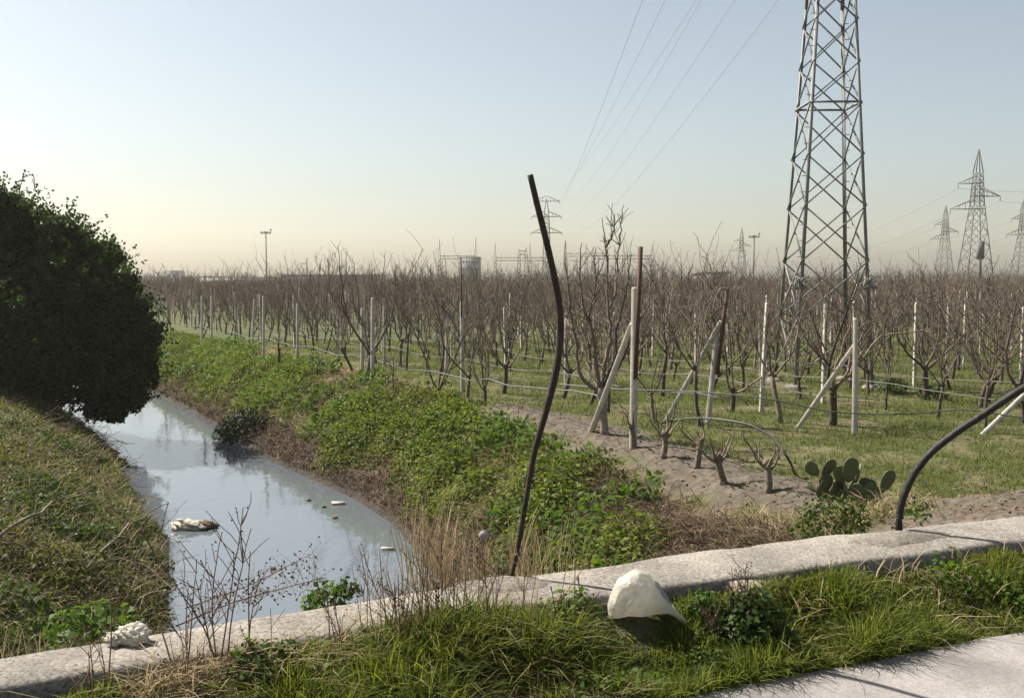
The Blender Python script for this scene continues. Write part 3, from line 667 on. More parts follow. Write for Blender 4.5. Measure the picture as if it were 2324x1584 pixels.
for sx, sy in ((-1, -1), (1, -1)):
    g = Geo(); h = hw(2.75)
    for q in range(26):
        r_ = np.random.default_rng(q + 40); c = np.array([sx * h, sy * h, 2.75]); p = c + r_.normal(0, .09, 3); p2 = c + r_.normal(0, .13, 3); beam(g, p, p2, .022)
    g.obj('anticlimb_guard', M['steel'], pe)
armz = [(16.2, -3.1), (16.2, 3.1), (18.2, -2.7), (18.2, 2.7), (20.2, -2.4), (20.2, 2.4)]
for z in (16.2, 18.2, 20.2):
    L = {16.2: 3.1, 18.2: 2.7, 20.2: 2.4}[z]; g = Geo(); h = hw(z)
    for sx in (-1, 1):
        for sy in (-1, 1): beam(g, (sx * h, sy * h, z), (sx * L, 0, z), .06); beam(g, (sx * h, sy * h, z + .8), (sx * L, 0, z), .05)
        for q in (.35, .7): beam(g, (sx * (h + (L - h) * q), -h * (1 - q), z), (sx * (h + (L - h) * q), h * (1 - q), z), .04)
    g.obj('cross_arm', M['steel'], pe)

# ------------------------------------------------------------------ far pylons
def far_pylon(u, vtop, H, label, kind='stag', name='distant_pylon', rz=0.0, wb=None, tk=.11):
    Y = (H - CZ) * FPX / (630 - vtop); p = P(u, 630, Y); e = empty(name, (p[0], p[1], 0), label, 'pylon', 'distant pylons on the horizon', rz)
    wb = wb or H * .10; wt = H * .022
    zs = np.r_[np.linspace(0, H * .62, 7), np.linspace(H * .62, H * .84, 6)[1:]]
    w = lambda z: np.interp(z, [0, H * .62, H * .84, H], [wb, wt * 1.6, wt * 1.1, .05])
    g = Geo()
    for sx, sy in cs:
        for z0, z1 in ((0, H * .62), (H * .62, H * .84), (H * .84, H)): beam(g, (sx * w(z0), sy * w(z0), z0), (sx * w(z1), sy * w(z1), z1), tk * 1.25)
    for f in range(4):
        a, b = cs[f], cs[(f + 1) % 4]
        for z0, z1 in zip(zs[:-1], zs[1:]):
            beam(g, (a[0] * w(z0), a[1] * w(z0), z0), (b[0] * w(z1), b[1] * w(z1), z1), tk * .7); beam(g, (b[0] * w(z0), b[1] * w(z0), z0), (a[0] * w(z1), a[1] * w(z1), z1), tk * .7)
    g.obj('tower_body', M['steel_far'], e)
    arms = [(.76, -1, .11), (.67, 1, .13), (.58, -1, .15)] if kind == 'stag' else [(.97, 0, .14), (.80, 0, .14), (.62, 0, .14)]
    tips = []
    for fz, sd, fl in arms:
        g = Geo(); z = H * fz; L = H * fl
        for sx in ((sd,) if sd else (-1, 1)):
            for sy in (-1, 1):
                beam(g, (-sx * w(z), sy * w(z), z), (sx * (w(z) + L), 0, z), tk * 1.1); beam(g, (sx * w(z + L * .5), sy * w(z), z + L * .42), (sx * (w(z) + L), 0, z), tk * .9)
            for q in (.3, .6): beam(g, (sx * (w(z) + L * q), 0, z), (sx * (w(z) + L * q * .9), 0, z + L * .42 * (1 - q)), tk * .7)
            ti = np.array([sx * (w(z) + L), 0, z]); g2 = Geo(); beam(g, ti, ti - [0, 0, H * .035], tk * .8)
            tips.append(np.array([p[0], p[1], 0]) + np.array([math.cos(rz) * ti[0], math.sin(rz) * ti[0], z - H * .035]))
        g.obj('cross_arm', M['steel_far'], e)
    return e, tips, Y
_, tA, YA = far_pylon(2212, 343, 30, 'largest distant pylon on the right, with three staggered arms and a spire', tk=.13)
_, tB, YB = far_pylon(2142, 468, 29, 'smaller staggered-arm pylon just left of the largest distant one', tk=.15)
_, tC, YC = far_pylon(2318, 450, 29, 'distant pylon cut by the right edge of the picture', tk=.16)
_, tD, YD = far_pylon(1682, 518, 29, 'faintest hazy distant pylon left of the main pylon', tk=.2)
_, tE, YE = far_pylon(1240, 453, 24, 'distant narrow pylon with three level arms partly behind the S-bent post', 'level', wb=1.0, tk=.14)

# ------------------------------------------------------------------ overhead conductors
def cable(a, b, sag, label, grp, r=.02, n=60):
    t = np.linspace(0, 1, n)[:, None]; a = np.asarray(a); b = np.asarray(b)
    pts = a * (1 - t) + b * t - np.array([0, 0, 1]) * sag * 4 * t * (1 - t); g = Geo(); tube(g, pts, r, 4, cap=False)
    return tag(g.obj('power_line', M['wire'], origin=a), label, 'power line', grp)
g6 = 'conductors running from the main pylon to the distant level-armed pylon'
targ = [1457, 1511, 1581, 1592, 1668, 1766]; zz = [16.2, 18.2, 20.2, 20.2, 18.2, 16.2]
ordn = ['leftmost', 'second from left', 'third from left', 'fourth from left', 'fifth from left', 'rightmost']
for q in range(6):
    far = np.array([8.8 + (-3.2 if q < 3 else 3.2), YE, [14, 18.6, 22.6, 22.6, 18.6, 14][q]])
    sg = 4.5; tt = np.linspace(0, 1, 4000); best = None
    # near attachment chosen on the arm so the span passes where the photograph shows it
    for xa in np.linspace(4.0, 13.0, 181):
        pz = zz[q] + (far[2] - zz[q]) * tt - sg * 4 * tt * (1 - tt); py = PYL[1] + (far[1] - PYL[1]) * tt; pxx = xa + (far[0] - xa) * tt
        el = (pz - CZ) / py; i = np.argmin(np.abs(el - 630 / FPX)); u = 1162 + pxx[i] / py[i] * FPX
        if best is None or abs(u - targ[q]) < best[0]: best = (abs(u - targ[q]), xa)
    cable((best[1], PYL[1], zz[q]), far, sg, ordn[q] + ' of the six power lines fanning up to the top of the picture', g6, .009, 90)
gr2 = 'faint conductors strung between the distant pylons'
for q, (a, b, la) in enumerate([(tA[0], tD[0], 'uppermost faint power line running left from the largest distant pylon'), (tA[1], tD[1], 'faint power line from the right arm of the largest distant pylon'), (tA[2], tD[2], 'faint power line from the lowest arm of the largest distant pylon')]):
    cable(a, b, 9, la, gr2, .035)
for q, (a, la) in enumerate([(tA[0], 'upper'), (tA[1], 'lower')]):
    cable(a, P(2700, 412 + 30 * q, YA + 5), 1.5, la + ' faint power line leaving the largest distant pylon at the right edge', gr2, .03)
for q in range(3):
    cable(tB[q], P(1500, 560 + 22 * q, 520), 10, ['upper', 'middle', 'lower'][q] + ' faint power line crossing behind the main pylon from the smaller distant one', gr2, .045)
    cable(tC[q], P(1450, 590 + 9 * q, 560), 10, ['upper', 'middle', 'lower'][q] + ' faint power line running left from the pylon at the right edge', gr2, .045)

# ------------------------------------------------------------------ skyline: buildings, masts, substation
def bldg(u0, u1, vt, Y, depth, label, mats, name='building', roof=None, win=None, zb=0.0, cat='building'):
    a = P(u0, vt, Y); b = P(u1, vt, Y); H = a[2]; e = empty(name, ((a[0] + b[0]) / 2, Y, 0), label, cat)
    hw_ = (b[0] - a[0]) / 2; g = Geo(); box(g, (-hw_, 0, 0), (hw_, depth, H - .4)); g.obj('wall', M[mats[0]], e)
    g = Geo(); box(g, (-hw_ - .2, -.2, H - .397), (hw_ + .2, depth + .2, H)); g.obj('roof', M[mats[1]], e)
    if win:
        rows_, cols_ = win
        for r in range(rows_):
            g = Geo(); z0 = H * (r + .35) / (rows_ + .3)
            for c_ in range(cols_):
                x0 = -hw_ + 2 * hw_ * (c_ + .2) / cols_; box(g, (x0, -.03, z0), (x0 + 2 * hw_ / cols_ * .6, .1, z0 + H / rows_ * .35))
            g.obj('window_band', M['glass'], e)
    return e
bldg(1042, 1088, 583, 330, 18, 'hazy grey office block behind the orchard, left of the S-bent post', ('bld_grey', 'bld_grey'), win=(4, 7))
bldg(375, 397, 614, 520, 14, 'small pale grey tower block over the far sheds, right of the bush', ('bld_grey', 'bld_grey'), 'tower_block')
bldg(250, 470, 627, 480, 30, 'long grey far shed beneath the small tower block', ('bld_grey', 'bld_grey'), 'shed')
bldg(452, 640, 629, 430, 20, 'long low far shed with white eaves under the floodlight mast', ('bld_white', 'bld_dark'), 'shed')
bldg(640, 838, 623, 240, 20, 'long dark low barn roof showing above the trees', ('bld_dark', 'bld_dark'), 'barn')
bldg(1588, 1652, 617, 150, 6, 'low reddish hut showing above the trees left of the pylon', ('bld_grey', 'bld_red'), 'hut')
def mast(u, vt, Y, label, kind, r=.14):
    b = P(u, 630, Y); b[2] = 0; top = P(u, vt, Y)[2]; e = empty('floodlight_mast' if kind == 'flood' else 'utility_pole', b, label, 'mast'); g = Geo()
    tube(g, [[0, 0, 0], [0, 0, top]], [r * 1.3, r], 6); g.obj('pole', M['steel_far'], e)
    g = Geo()
    if kind == 'flood':
        beam(g, (-1.5, 0, top - .8), (1.5, 0, top - .8), .2)
        for x in (-1.3, -.45, .45, 1.3): box(g, (x - .25, -.3, top - .7), (x + .25, .2, top - .25))
        box(g, (1.25, -.3, top + .1), (1.75, .2, top + .5)); beam(g, (1.4, 0, top - .7), (1.5, 0, top + .1), .08); g.obj('lamp_rack', M['steel_far'], e)
        g = Geo(); beam(g, (0, 0, top * .42), (1.0, 0, top * .42), .15); g.obj('bracket', M['steel_far'], e)
    elif kind == 'bracket':
        beam(g, (-1.6, 0, top * .8), (.1, 0, top * .8), .16); g.obj('bracket', M['steel_far'], e)
    elif kind == 'box':
        box(g, (-.42, -.4, top * .68), (.42, .4, top)); g.obj('cabinet', M['bld_dark'], e)
    return e
mast(605, 524, 300, 'tall slender floodlight mast over the far sheds on the left', 'flood', .17)
mast(1710, 533, 300, 'floodlight mast next to the faint distant pylon', 'flood', .2)
mast(697, 585, 280, 'thin utility pole with one bracket above the dark barn', 'bracket', .12)
mast(786, 570, 230, 'bare pole rising through the trees beyond the leaning tree', 'plain', .1)
mast(776, 573, 228, 'second thinner bare pole beside the one beyond the leaning tree', 'plain', .08)
mast(2223, 548, 150, 'dark box-topped pole standing before the largest distant pylon', 'box', .16)
# substation gantries
def gantry(us, vtop, vbeam, Y, label):
    e0 = P(us[0], 630, Y); e = empty('substation_gantry', (e0[0], Y, 0), label, 'gantry', 'substation gantries on the horizon'); xs = [P(u, 630, Y)[0] - e0[0] for u in us]; zb = P(us[0], vbeam, Y)[2]
    for x, vt in zip(xs, vtop):
        g = Geo(); zt = P(us[0], vt, Y)[2]
        for s in (-1, 1):
            for t in (-1, 1): beam(g, (x + s * .75, t * .75, 0), (x + s * .35, t * .35, zb), .16)
        for q in range(6):
            z0, z1 = zb * q / 6, zb * (q + 1) / 6; h0, h1 = .75 - .4 * q / 6, .75 - .4 * (q + 1) / 6
            for t in (-1, 1): beam(g, (x - h0, t * h0, z0), (x + h1, t * h1, z1), .1); beam(g, (x + h0, t * h0, z0), (x - h1, t * h1, z1), .1)
        for s in (-1, 1): beam(g, (x + s * .35, 0, zb), (x, 0, zt), .13)
        g.obj('column', M['steel_far'], e)
    g = Geo()
    for z in (zb, zb + 1.1): beam(g, (xs[0], 0, z), (xs[-1], 0, z), .2)
    n = int((xs[-1] - xs[0]) / 1.4)
    for q in range(n): beam(g, (xs[0] + (xs[-1] - xs[0]) * q / n, 0, zb + (1.1 if q % 2 else 0)), (xs[0] + (xs[-1] - xs[0]) * (q + 1) / n, 0, zb + (0 if q % 2 else 1.1)), .1)
    g.obj('beam', M['steel_far'], e); return e
gantry([998, 1080], [543, 538], 588, 360, 'lattice gantry reaching over the grey office block')
gantry([1124, 1203, 1240], [552, 550, 556], 592, 340, 'lattice gantry left of the top of the S-bent post')
gantry([1284, 1330, 1378], [548, 552, 556], 582, 380, 'lattice gantry right of the S-bent post, behind the goblet tree')
gantry([1345, 1415, 1480], [560, 550, 555], 588, 330, 'lattice gantry ending right of the rusty pipe')
gantry([1178, 1194], [566, 562], 578, 290, 'small portal mast between the gantries near the S-bent post')
# far leafless tree behind barn
t, c = fruit_tree(777, H=9, trunk=3, limbs=6, r0=.2, spread=.8, spur=.3, shoots=2, tw=.03, flat=1)
ft = empty('far_tree', (*P(762, 630, 200)[:2], 0), 'hazy leafless tree beyond the leaning tree, left of the bare poles', 'tree'); t.obj('trunk', M['bark'], ft); c.obj('crown', M['twig'], ft)
# far tree belt on the horizon
g = Geo(); rb = np.random.default_rng(5); n = 9000
X = rb.uniform(-900, 900, n); Yb = 700 + rb.uniform(0, 60, n) ; Zb = rb.random(n) ** 1.4 * (2.2 + 3.5 * vn(X, 0 * X, .03, 3))
leaves(g, np.stack([X, Yb, Zb], 1), rb.normal(size=(n, 3)), rb.uniform(1.2, 2.6, n), rb, aspect=.9)
tag(g.obj('distant_treeline', M['far_trees']), 'thin hazy belt of trees along the horizon', 'treeline', kind='stuff')

# ------------------------------------------------------------------ left bush over the canal
def blob_leaves(g, c, r, n, rng, size, up=.3, shell=.55, m=0, sq=(1, 1, 1)):
    d = rng.normal(size=(n, 3)); d /= np.linalg.norm(d, axis=1, keepdims=True)
    rr = r * (shell + (1 - shell) * rng.random(n) ** .6) * (1 + .34 * (vn(d[:, 0] * 3 + c[0] * 5, d[:, 1] * 3 + d[:, 2] * 3.7 + c[1], 1.0, 5) - .5) * 2)
    C = np.asarray(c) + d * rr[:, None] * np.asarray(sq); N = d * .6 + rng.normal(size=(n, 3)) * .8 + np.array([0, 0, up])
    leaves(g, C, N, size * rng.uniform(.6, 1.3, n), rng, m=m)
rngB = np.random.default_rng(21); Yb0 = 26.5; sc = Yb0 / FPX
bb = [(30, 558, 100), (110, 593, 90), (40, 708, 152), (190, 678, 100), (250, 723, 76), (140, 770, 145), (265, 780, 84), (50, 830, 130), (283, 868, 58), (246, 908, 46), (60, 880, 85), (170, 800, 70), (-90, 588, 133), (-120, 720, 190), (-60, 880, 120), (20, 498, 59), (155, 548, 43), (225, 603, 43), (300, 720, 40), (300, 905, 34), (215, 930, 34), (268, 938, 24), (330, 830, 30), (0, 895, 90), (95, 905, 42), (40, 915, 50)]
bush = empty('canal_bush', (P(90, 630, Yb0)[0], Yb0, float(hz(P(90, 630, Yb0)[0], Yb0))), 'big dense dark evergreen bush overhanging the left bank of the canal', 'bush')
g = Geo(); core = Geo()
for u, v, r in bb:
    c = P(u, v, Yb0 + rngB.uniform(-.6, .8) + (max(0, 120 - u) * .003)); R = r * sc
    blob_leaves(g, c, R, int(2600 * (R / 1.2) ** 2) + 600, rngB, .13, sq=(.93, .9, .93), shell=.62) if r > 42 else blob_leaves(g, c, R, 260, rngB, .12, shell=.1); blob_leaves(g, c, R * .75, int(1500 * R), rngB, .16, shell=.2)
    for _ in range(int(13 * R) if r > 42 else 0):
        d = rngB.normal(size=3); d[2] = abs(d[2]) * .9 - .2; d /= np.linalg.norm(d); q_ = rngB.uniform(.16, .36); blob_leaves(g, c + d * (R + q_ * .2), q_, int(900 * q_), rngB, .12, shell=.3)
    for _ in range(int(75 * R)):    # sprigs breaking the outline
        d = rngB.normal(size=3); d[2] = abs(d[2]) * .8; d /= np.linalg.norm(d); L = rngB.uniform(.15, .8); a = c + d * R * .95
        t = np.linspace(0, 1, 14); C = a + d * L * t[:, None] + rngB.normal(0, .035, (14, 3)); leaves(g, C, rngB.normal(size=(14, 3)), .11, rngB)
pts = spline([P(60, 460, Yb0), P(44, 425, Yb0), P(58, 400, Yb0), P(74, 398, Yb0), P(78, 425, Yb0)], 40); leaves(g, pts + rngB.normal(0, .03, pts.shape), rngB.normal(size=(40, 3)), .08, rngB)
part(g, 'crown', M['bush_leaf'], bush)
g = Geo(); b0 = np.array(bush.location)
for u, v, r in bb[:12]:
    c = P(u, v, Yb0); t = np.linspace(0, 1, 7)[:, None]; pp = b0 * (1 - t) + c * t + np.array([0, 0, .5]) * t * (1 - t) + rngB.normal(0, .05, (7, 3)); tube(g, pp, np.linspace(.07, .02, 7), 5)
tube(g, spline([P(60, 500, Yb0), P(46, 425, Yb0), P(58, 400, Yb0), P(74, 398, Yb0), P(78, 425, Yb0)], 20), .012, 4)
part(g, 'trunk', M['bark'], bush)

# ------------------------------------------------------------------ bank vegetation
def in_view(x, y, m=1.05): return np.abs(x) < .514 * y * m + .4
def clump_cover(pts_xy, rad, hgt, n_leaf, size, rng, g, flat=1.0):
    for (x, y), r, h in zip(pts_xy, rad, hgt):
        n = int(n_leaf * (r / .4) ** 2) + 6; d = rng.normal(size=(n, 3)); d[:, 2] = np.abs(d[:, 2]); d /= np.linalg.norm(d, axis=1, keepdims=True)
        rr = .45 + .55 * rng.random(n) ** .5; C = np.stack([x + d[:, 0] * r * rr, y + d[:, 1] * r * rr, 0 * rr], 1)
        C[:, 2] = hz(C[:, 0], C[:, 1]) + .01 + d[:, 2] * h * rr
        leaves(g, C, d * .7 + rng.normal(size=(n, 3)) * .55 + np.array([0, 0, .35]), size * rng.uniform(.6, 1.35, n), rng)
def scatter(n, ylo, yhi, side, tlo, thi, rng, pw=1.0):
    y = ylo + (yhi - ylo) * rng.random(n) ** pw; t = rng.uniform(tlo, thi, n); x = xr(y) + t / .87 if side == 'R' else xl(y) - t / .87
    return x, y, t
rv = np.random.default_rng(31)
gi, gd = Geo(), Geo()
x, y, t = scatter(2000, 7, 48, 'R', .55, 3.3, rv, 1.25); nz = fbm(x, y, .45, 77); keep = in_view(x, y) & (nz + .12 * sstep(2.9, 1.8, t) - .2 * sstep(1.0, .5, t) > .49) & (seg_dist(x, y, SOIL_LINE) > .9) & (y - ymid(x) > .7) & (x / y < .135)
# green ivy tongue and brown gaps, as on the right bank
x, y, t = x[keep], y[keep], t[keep]
dull = fbm(x, y, .6, 88) > .56
r = rv.uniform(.25, .7, len(x)); h = rv.uniform(.12, .62, len(x)) * (1 - .4 * sstep(2.2, 3.2, t))
clump_cover(np.c_[x, y][~dull], r[~dull], h[~dull], 95, .075, rv, gi); clump_cover(np.c_[x, y][dull], r[dull], h[dull], 85, .07, rv, gd)
x, y, t = scatter(260, 8, 44, 'R', .8, 2.6, rv, 1.2); m = in_view(x, y) & (fbm(x, y, .45, 77) > .4) & (seg_dist(x, y, SOIL_LINE) > 1.2) & (x / y < .12) & (y - ymid(x) > 1); x, y = x[m][:75], y[m][:75]
clump_cover(np.c_[x, y], rv.uniform(.4, .75, len(x)), rv.uniform(.45, .85, len(x)), 130, .085, rv, gi)
tag(gi.obj('bank_ivy', M['ivy']), 'bright green ivy and brambles carpeting the right canal bank', 'ivy', kind='stuff')
tag(gd.obj('bank_brambles', M['ivy_dull']), 'dull olive brambles among the ivy on the right bank', 'brambles', kind='stuff')
gi, gd = Geo(), Geo()
x, y, t = scatter(1500, 4.4, 42, 'L', -.05, 5.0, rv, 1.2); keep = in_view(x, y) & (y - ymid(x) > .45); x, y, t = x[keep], y[keep], t[keep]
nz = fbm(x, y, .5, 97); dull = nz > .5; r = rv.uniform(.2, .55, len(x)); h = rv.uniform(.14, .45, len(x)) * np.interp(y, [18, 26], [1, .6]) * sstep(-.4, 1.2, t)
k2 = fbm(x, y, .9, 99) > .36; a = ~dull & k2; b = dull & k2
clump_cover(np.c_[x, y][a], r[a], h[a], 90, .07, rv, gi); clump_cover(np.c_[x, y][b], r[b], h[b], 80, .065, rv, gd)
tag(gi.obj('bank_ivy', M['dark_weed']), 'dark green leafy undergrowth on the left canal bank', 'undergrowth', kind='stuff')
tag(gd.obj('bank_brambles', M['ivy_dull']), 'olive and brownish brambles on the left canal bank', 'brambles', kind='stuff')
x, y, t = scatter(60000, 7, 42, 'R', .6, 3.4, rv, 1.3); m = in_view(x, y) & (fbm(x, y, 1.1, 123) > .56) & (seg_dist(x, y, SOIL_LINE) > 1.1) & (x / y < .16) & (y - ymid(x) > .7); x, y = x[m][:9000], y[m][:9000]; gb = Geo()
leaves(gb, np.stack([x, y, hz(x, y) + rv.uniform(.05, .5, len(x))], 1), rv.normal(size=(len(x), 3)) * .6 + [0, 0, .6], rv.uniform(.08, .19, len(x)), rv, aspect=.5)
tag(gb.obj('bank_weeds', M['weed']), 'larger leaved weeds rising through the ivy of the right bank', 'weeds', kind='stuff')
# dry tangles and fallen stalks on both banks
def tangles(n, sampler, rng, L=(.2, .7), r=.003):
    g = Geo(); x, y = sampler(n)
    for xi, yi in zip(x, y):
        p = np.array([xi, yi, float(hz(xi, yi)) + rng.uniform(0, .12)]); az = rng.random() * 6.28; d = np.array([math.cos(az), math.sin(az), rng.uniform(.05, .9)])
        pp, _ = bend_path(p, d, rng.uniform(*L), 4, .3, -.22, rng); tube(g, pp, r * (.5 + yi / 18), 3, cap=False)
    return g
def samp_R(n):
    x, y, t = scatter(n * 5, 6, 40, 'R', .1, 2.9, rv, 1.5); nz = fbm(x, y, .45, 77); m = in_view(x, y) & (seg_dist(x, y, SOIL_LINE) > 1.1) & ((nz < .55) | (rv.random(len(x)) < .2)) & (y - ymid(x) > .5); return x[m][:n], y[m][:n]
def samp_L(n):
    x, y, t = scatter(n * 5, 4.3, 30, 'L', .1, 5, rv, 1.3); m = in_view(x, y) & (y - ymid(x) > .4); return x[m][:n], y[m][:n]
tag(tangles(5200, samp_R, rv).obj('dry_stalks', M['litter']), 'brown dry stalks and litter tangled on the right bank', 'dry stalks', kind='stuff')
tag(tangles(2400, samp_L, rv, (.25, .9)).obj('dry_stalks', M['litter']), 'brown dry stalks tangled over the left bank', 'dry stalks', kind='stuff')
def samp_P(n):
    y = rv.uniform(10.5, 21, n * 8); x = rv.uniform(0, 9, n * 8); m = (seg_dist(x, y, SOIL_LINE) < 1.2) & in_view(x, y); return x[m][:n], y[m][:n]
tag(tangles(260, samp_P, rv, (.1, .35), .004).obj('prunings', M['litter']), 'cut prunings scattered over the bare soil', 'prunings', kind='stuff')
# dry brown heap of cut brush near the soil crest
def samp_H(n):
    q = rv.normal(size=(n * 3, 2)) * np.array([.75, .8]) + np.array([2.0, 12.2]); x, y = q[:, 0], q[:, 1]; m = (tR(x, y) > .5) & (tR(x, y) < 2.3); return x[m][:n], y[m][:n]
tag(tangles(1900, samp_H, rv, (.2, .55), .0038).obj('dry_brush', M['litter']), 'heap of reddish brown dry brush on the bank behind the parapet', 'dry brush', kind='stuff')

def shaggy(n, sampler, rng, h, w, label, m, name='shaggy_dry_grass'):
    x, y = sampler(n); k = len(x); g = Geo()
    blades(g, np.stack([x, y, hz(x, y) - .01], 1), rng.uniform(*h, k), w * (.4 + y / 16), rng.uniform(.5, 1.9, k), rng); return tag(g.obj(name, M[m]), label, 'dry grass', kind='stuff')
def samp_S(n):
    y = rv.uniform(7.5, 17, n * 4); t = rv.uniform(.5, 2.4, n * 4); x = xr(y) + t / .87; m = (seg_dist(x, y, SOIL_LINE) + .8 * (fbm(x, y, 2.2, 31) - .5) > 1.15) & (x / y > .05) & (fbm(x, y, .9, 55) + .35 * sstep(.08, .2, x / y) > .56) & (y - ymid(x) > .5); return x[m][:n], y[m][:n]
def samp_M(n):
    x, y, t = scatter(n * 3, 8, 42, 'R', .12, 1.0, rv, 1.4); m = in_view(x, y); return x[m][:n], y[m][:n]
def samp_G(n):
    x, y, t = scatter(n * 5, 8, 42, 'R', .8, 3.8, rv, 1.4); m = in_view(x, y) & (fbm(x, y, .45, 77) < .58) & (seg_dist(x, y, SOIL_LINE) + .8 * (fbm(x, y, 2.2, 31) - .5) > 1.2); return x[m][:n], y[m][:n]
shaggy(15000, samp_S, rv, (.1, .42), .012, 'shaggy brown dead grass on the slope behind the parapet', 'litter')
shaggy(14000, samp_M, rv, (.08, .3), .012, 'brown roots and dead grass drooping over the mud of the right bank', 'litter')
shaggy(22000, samp_G, rv, (.1, .38), .011, 'straw and olive grass between the ivy of the right bank', 'straw')
shaggy(12000, samp_G, rv, (.1, .3), .012, 'fresh green grass between the ivy of the right bank', 'ograss', 'bank_grass')
shaggy(3200, samp_L, rv, (.1, .42), .010, 'straw and dead grass over the left bank', 'straw')
shaggy(9000, samp_L, rv, (.1, .35), .010, 'fresh green grass over the left bank', 'grass', 'bank_grass')
# ------------------------------------------------------------------ orchard turf
rg = np.random.default_rng(41); g = Geo()
n = 260000; y = 11.3 + 34 * rg.random(n) ** 1.6; x = rg.uniform(-1, 1, n) * (.53 * y + .5)
tr = tR(x, y); nz = fbm(x, y, .7, 21) * .6 + fbm(x, y, 2.2, 31) * .4; m = (tr > 2.4) & (nz + .25 * (rg.random(n) - .5) > .42) & (seg_dist(x, y, SOIL_LINE) + (fbm(x, y, 2.2, 31) - .5) * 1.2 > .95)
x, y = x[m], y[m]; sc_ = .6 + y / 30
blades(g, np.stack([x, y, hz(x, y) - .01], 1), rg.uniform(.05, .13, len(x)) * sc_ ** .5, .009 * sc_ ** 1.3, rg.uniform(.2, 1.1, len(x)), rg)
tag(g.obj('orchard_grass', M['ograss']), 'short yellowish green grass of the orchard floor', 'grass', kind='stuff')
gl = Geo(); n = 26000; y = 6 + 34 * rg.random(n) ** 1.7; x = rg.uniform(-1, 1, n) * .53 * y; m = (tR(x, y) > 1.5) & (y - ymid(x) > .5); x, y = x[m], y[m]
leaves(gl, np.stack([x, y, hz(x, y) + .012], 1), rg.normal(size=(len(x), 3)) * .35 + [0, 0, 1], rg.uniform(.02, .075, len(x)), rg)
tag(gl.obj('leaf_litter', M['litter']), 'fallen brown leaves and clods scattered on soil and turf', 'leaf litter', kind='stuff')
# weeds clumps in turf near the pylon
for u, v, la in ((2115, 905, 'dark leafy weed tuft beside the knotted tree right of the pylon'), (2030, 890, 'dark leafy weed tuft close to the right pylon footing')):
    b = base_at(u, v); g = Geo(); blob_leaves(g, b + [0, 0, .12], .3, 260, rg, .1, sq=(1, 1, .7)); tag(g.obj('weed_clump', M['dark_weed'], origin=b), la, 'weed')

# ------------------------------------------------------------------ roadside verge
rg = np.random.default_rng(51); g = Geo(); n = 120000
x = rg.uniform(-3.2, 5.5, n); y0, y1 = yroad(x), yfront(x) - .02; y = y0 + (y1 - y0) * rg.random(n); yv = np.abs(x) < .53 * y + .3
dens = fbm(x, y, 2.2, 61); yv &= dens + .5 * rg.random(n) > .5
x, y = x[yv], y[yv]; hh = rg.uniform(.05, .21, len(x)) * (.4 + 1.25 * sstep(.3, .75, fbm(x, y, 2.6, 63))) * (1 - .45 * sstep(.3, .05, yfront(x) - y)) * np.interp(x, [-2, -1.2, -.7, -.2, .3, 1, 3], [.75, .8, 1.1, 1.1, .85, .85, .9]) * (1 - .55 * sstep(.40, .22, np.hypot(x - .6, (y - 4.0) * 1.0))) * sstep(-.1, .12, y - yroad(x) + .04)
blades(g, np.stack([x, y, hz(x, y) - .01], 1), hh, rg.uniform(.003, .009, len(x)), rg.uniform(.05, 1.25, len(x)), rg)
tag(g.obj('roadside_grass', M['grass']), 'lush green grass on the verge between road and parapet', 'grass', kind='stuff')
g = Geo(); n = 7000; x = np.where(rg.random(n) < .75, rg.uniform(-1.3, .4, n), rg.uniform(-1.5, 5, n)); y0, y1 = yroad(x), yfront(x) - .02; y = y0 + (y1 - y0) * rg.random(n)
m = np.hypot(x - .6, y - 3.98) > .42; x, y = x[m], y[m]; n = len(x)
blades(g, np.stack([x, y, hz(x, y) - .01], 1), rg.uniform(.05, .22, n), rg.uniform(.003, .006, n), rg.uniform(.4, 2.2, n), rg)
tag(g.obj('dry_grass', M['straw']), 'straw-coloured dead blades mixed into the verge grass', 'dry grass', kind='stuff')
g = Geo(); n = 22000; x = rg.uniform(-3, 5, n); y0, y1 = yroad(x), yfront(x) - .04; y = y0 + (y1 - y0) * rg.random(n); m = (fbm(x, y, 1.8, 71) + .08 * sstep(.9, .3, x) - .2 * sstep(.8, 1.4, x) > .53) & (np.hypot(x - .58, y - 4.0) > .36) & (y < yfront(x) - .1); x, y = x[m], y[m]
C = np.stack([x, y, hz(x, y) + rg.uniform(.01, .15, len(x))], 1); leaves(g, C, rg.normal(size=C.shape) * .5 + [0, 0, .9], rg.uniform(.012, .036, len(x)), rg, aspect=.8)
tag(g.obj('verge_weeds', M['weed']), 'low broad-leaved weeds among the verge grass', 'weeds', kind='stuff')

# leafy plants that stand out
def leafy(u, v, z, r, h, n, size, label, m='weed', name='leafy_weed', Y=None, cat='weed'):
    b = G(u, v, z) if z > 1.45 or z == 1.42 else base_verge(u, v); rr = np.random.default_rng(int(u + v)); g = Geo(); d = rr.normal(size=(n, 3)); d[:, 2] = np.abs(d[:, 2]); d /= np.linalg.norm(d, axis=1, keepdims=True)
    q = .35 + .65 * rr.random(n) ** .5; C = b + d * q[:, None] * np.array([r, r * .8, h]); e = empty(name, b, label, cat)
    leaves(g, C, d * .6 + rr.normal(size=(n, 3)) * .5 + [0, 0, .3], size * rr.uniform(.6, 1.3, n), rr, aspect=.75); part(g, 'foliage', M[m], e)
    g = Geo()
    for _ in range(14):
        dd = rr.normal(size=3); dd[2] = abs(dd[2]) + .4; dd /= np.linalg.norm(dd); tube(g, [b - [0, 0, .02], b + dd * np.array([r, r, h]) * .8], [.004, .002], 3)
    part(g, 'stems', M['drystem'], e); return e
leafy(1705, 1462, 1.3, .19, .24, 1500, .028, 'dense dark green nettle-like bush in front of the buttress', 'dark_weed', 'dark_bush', cat='bush')
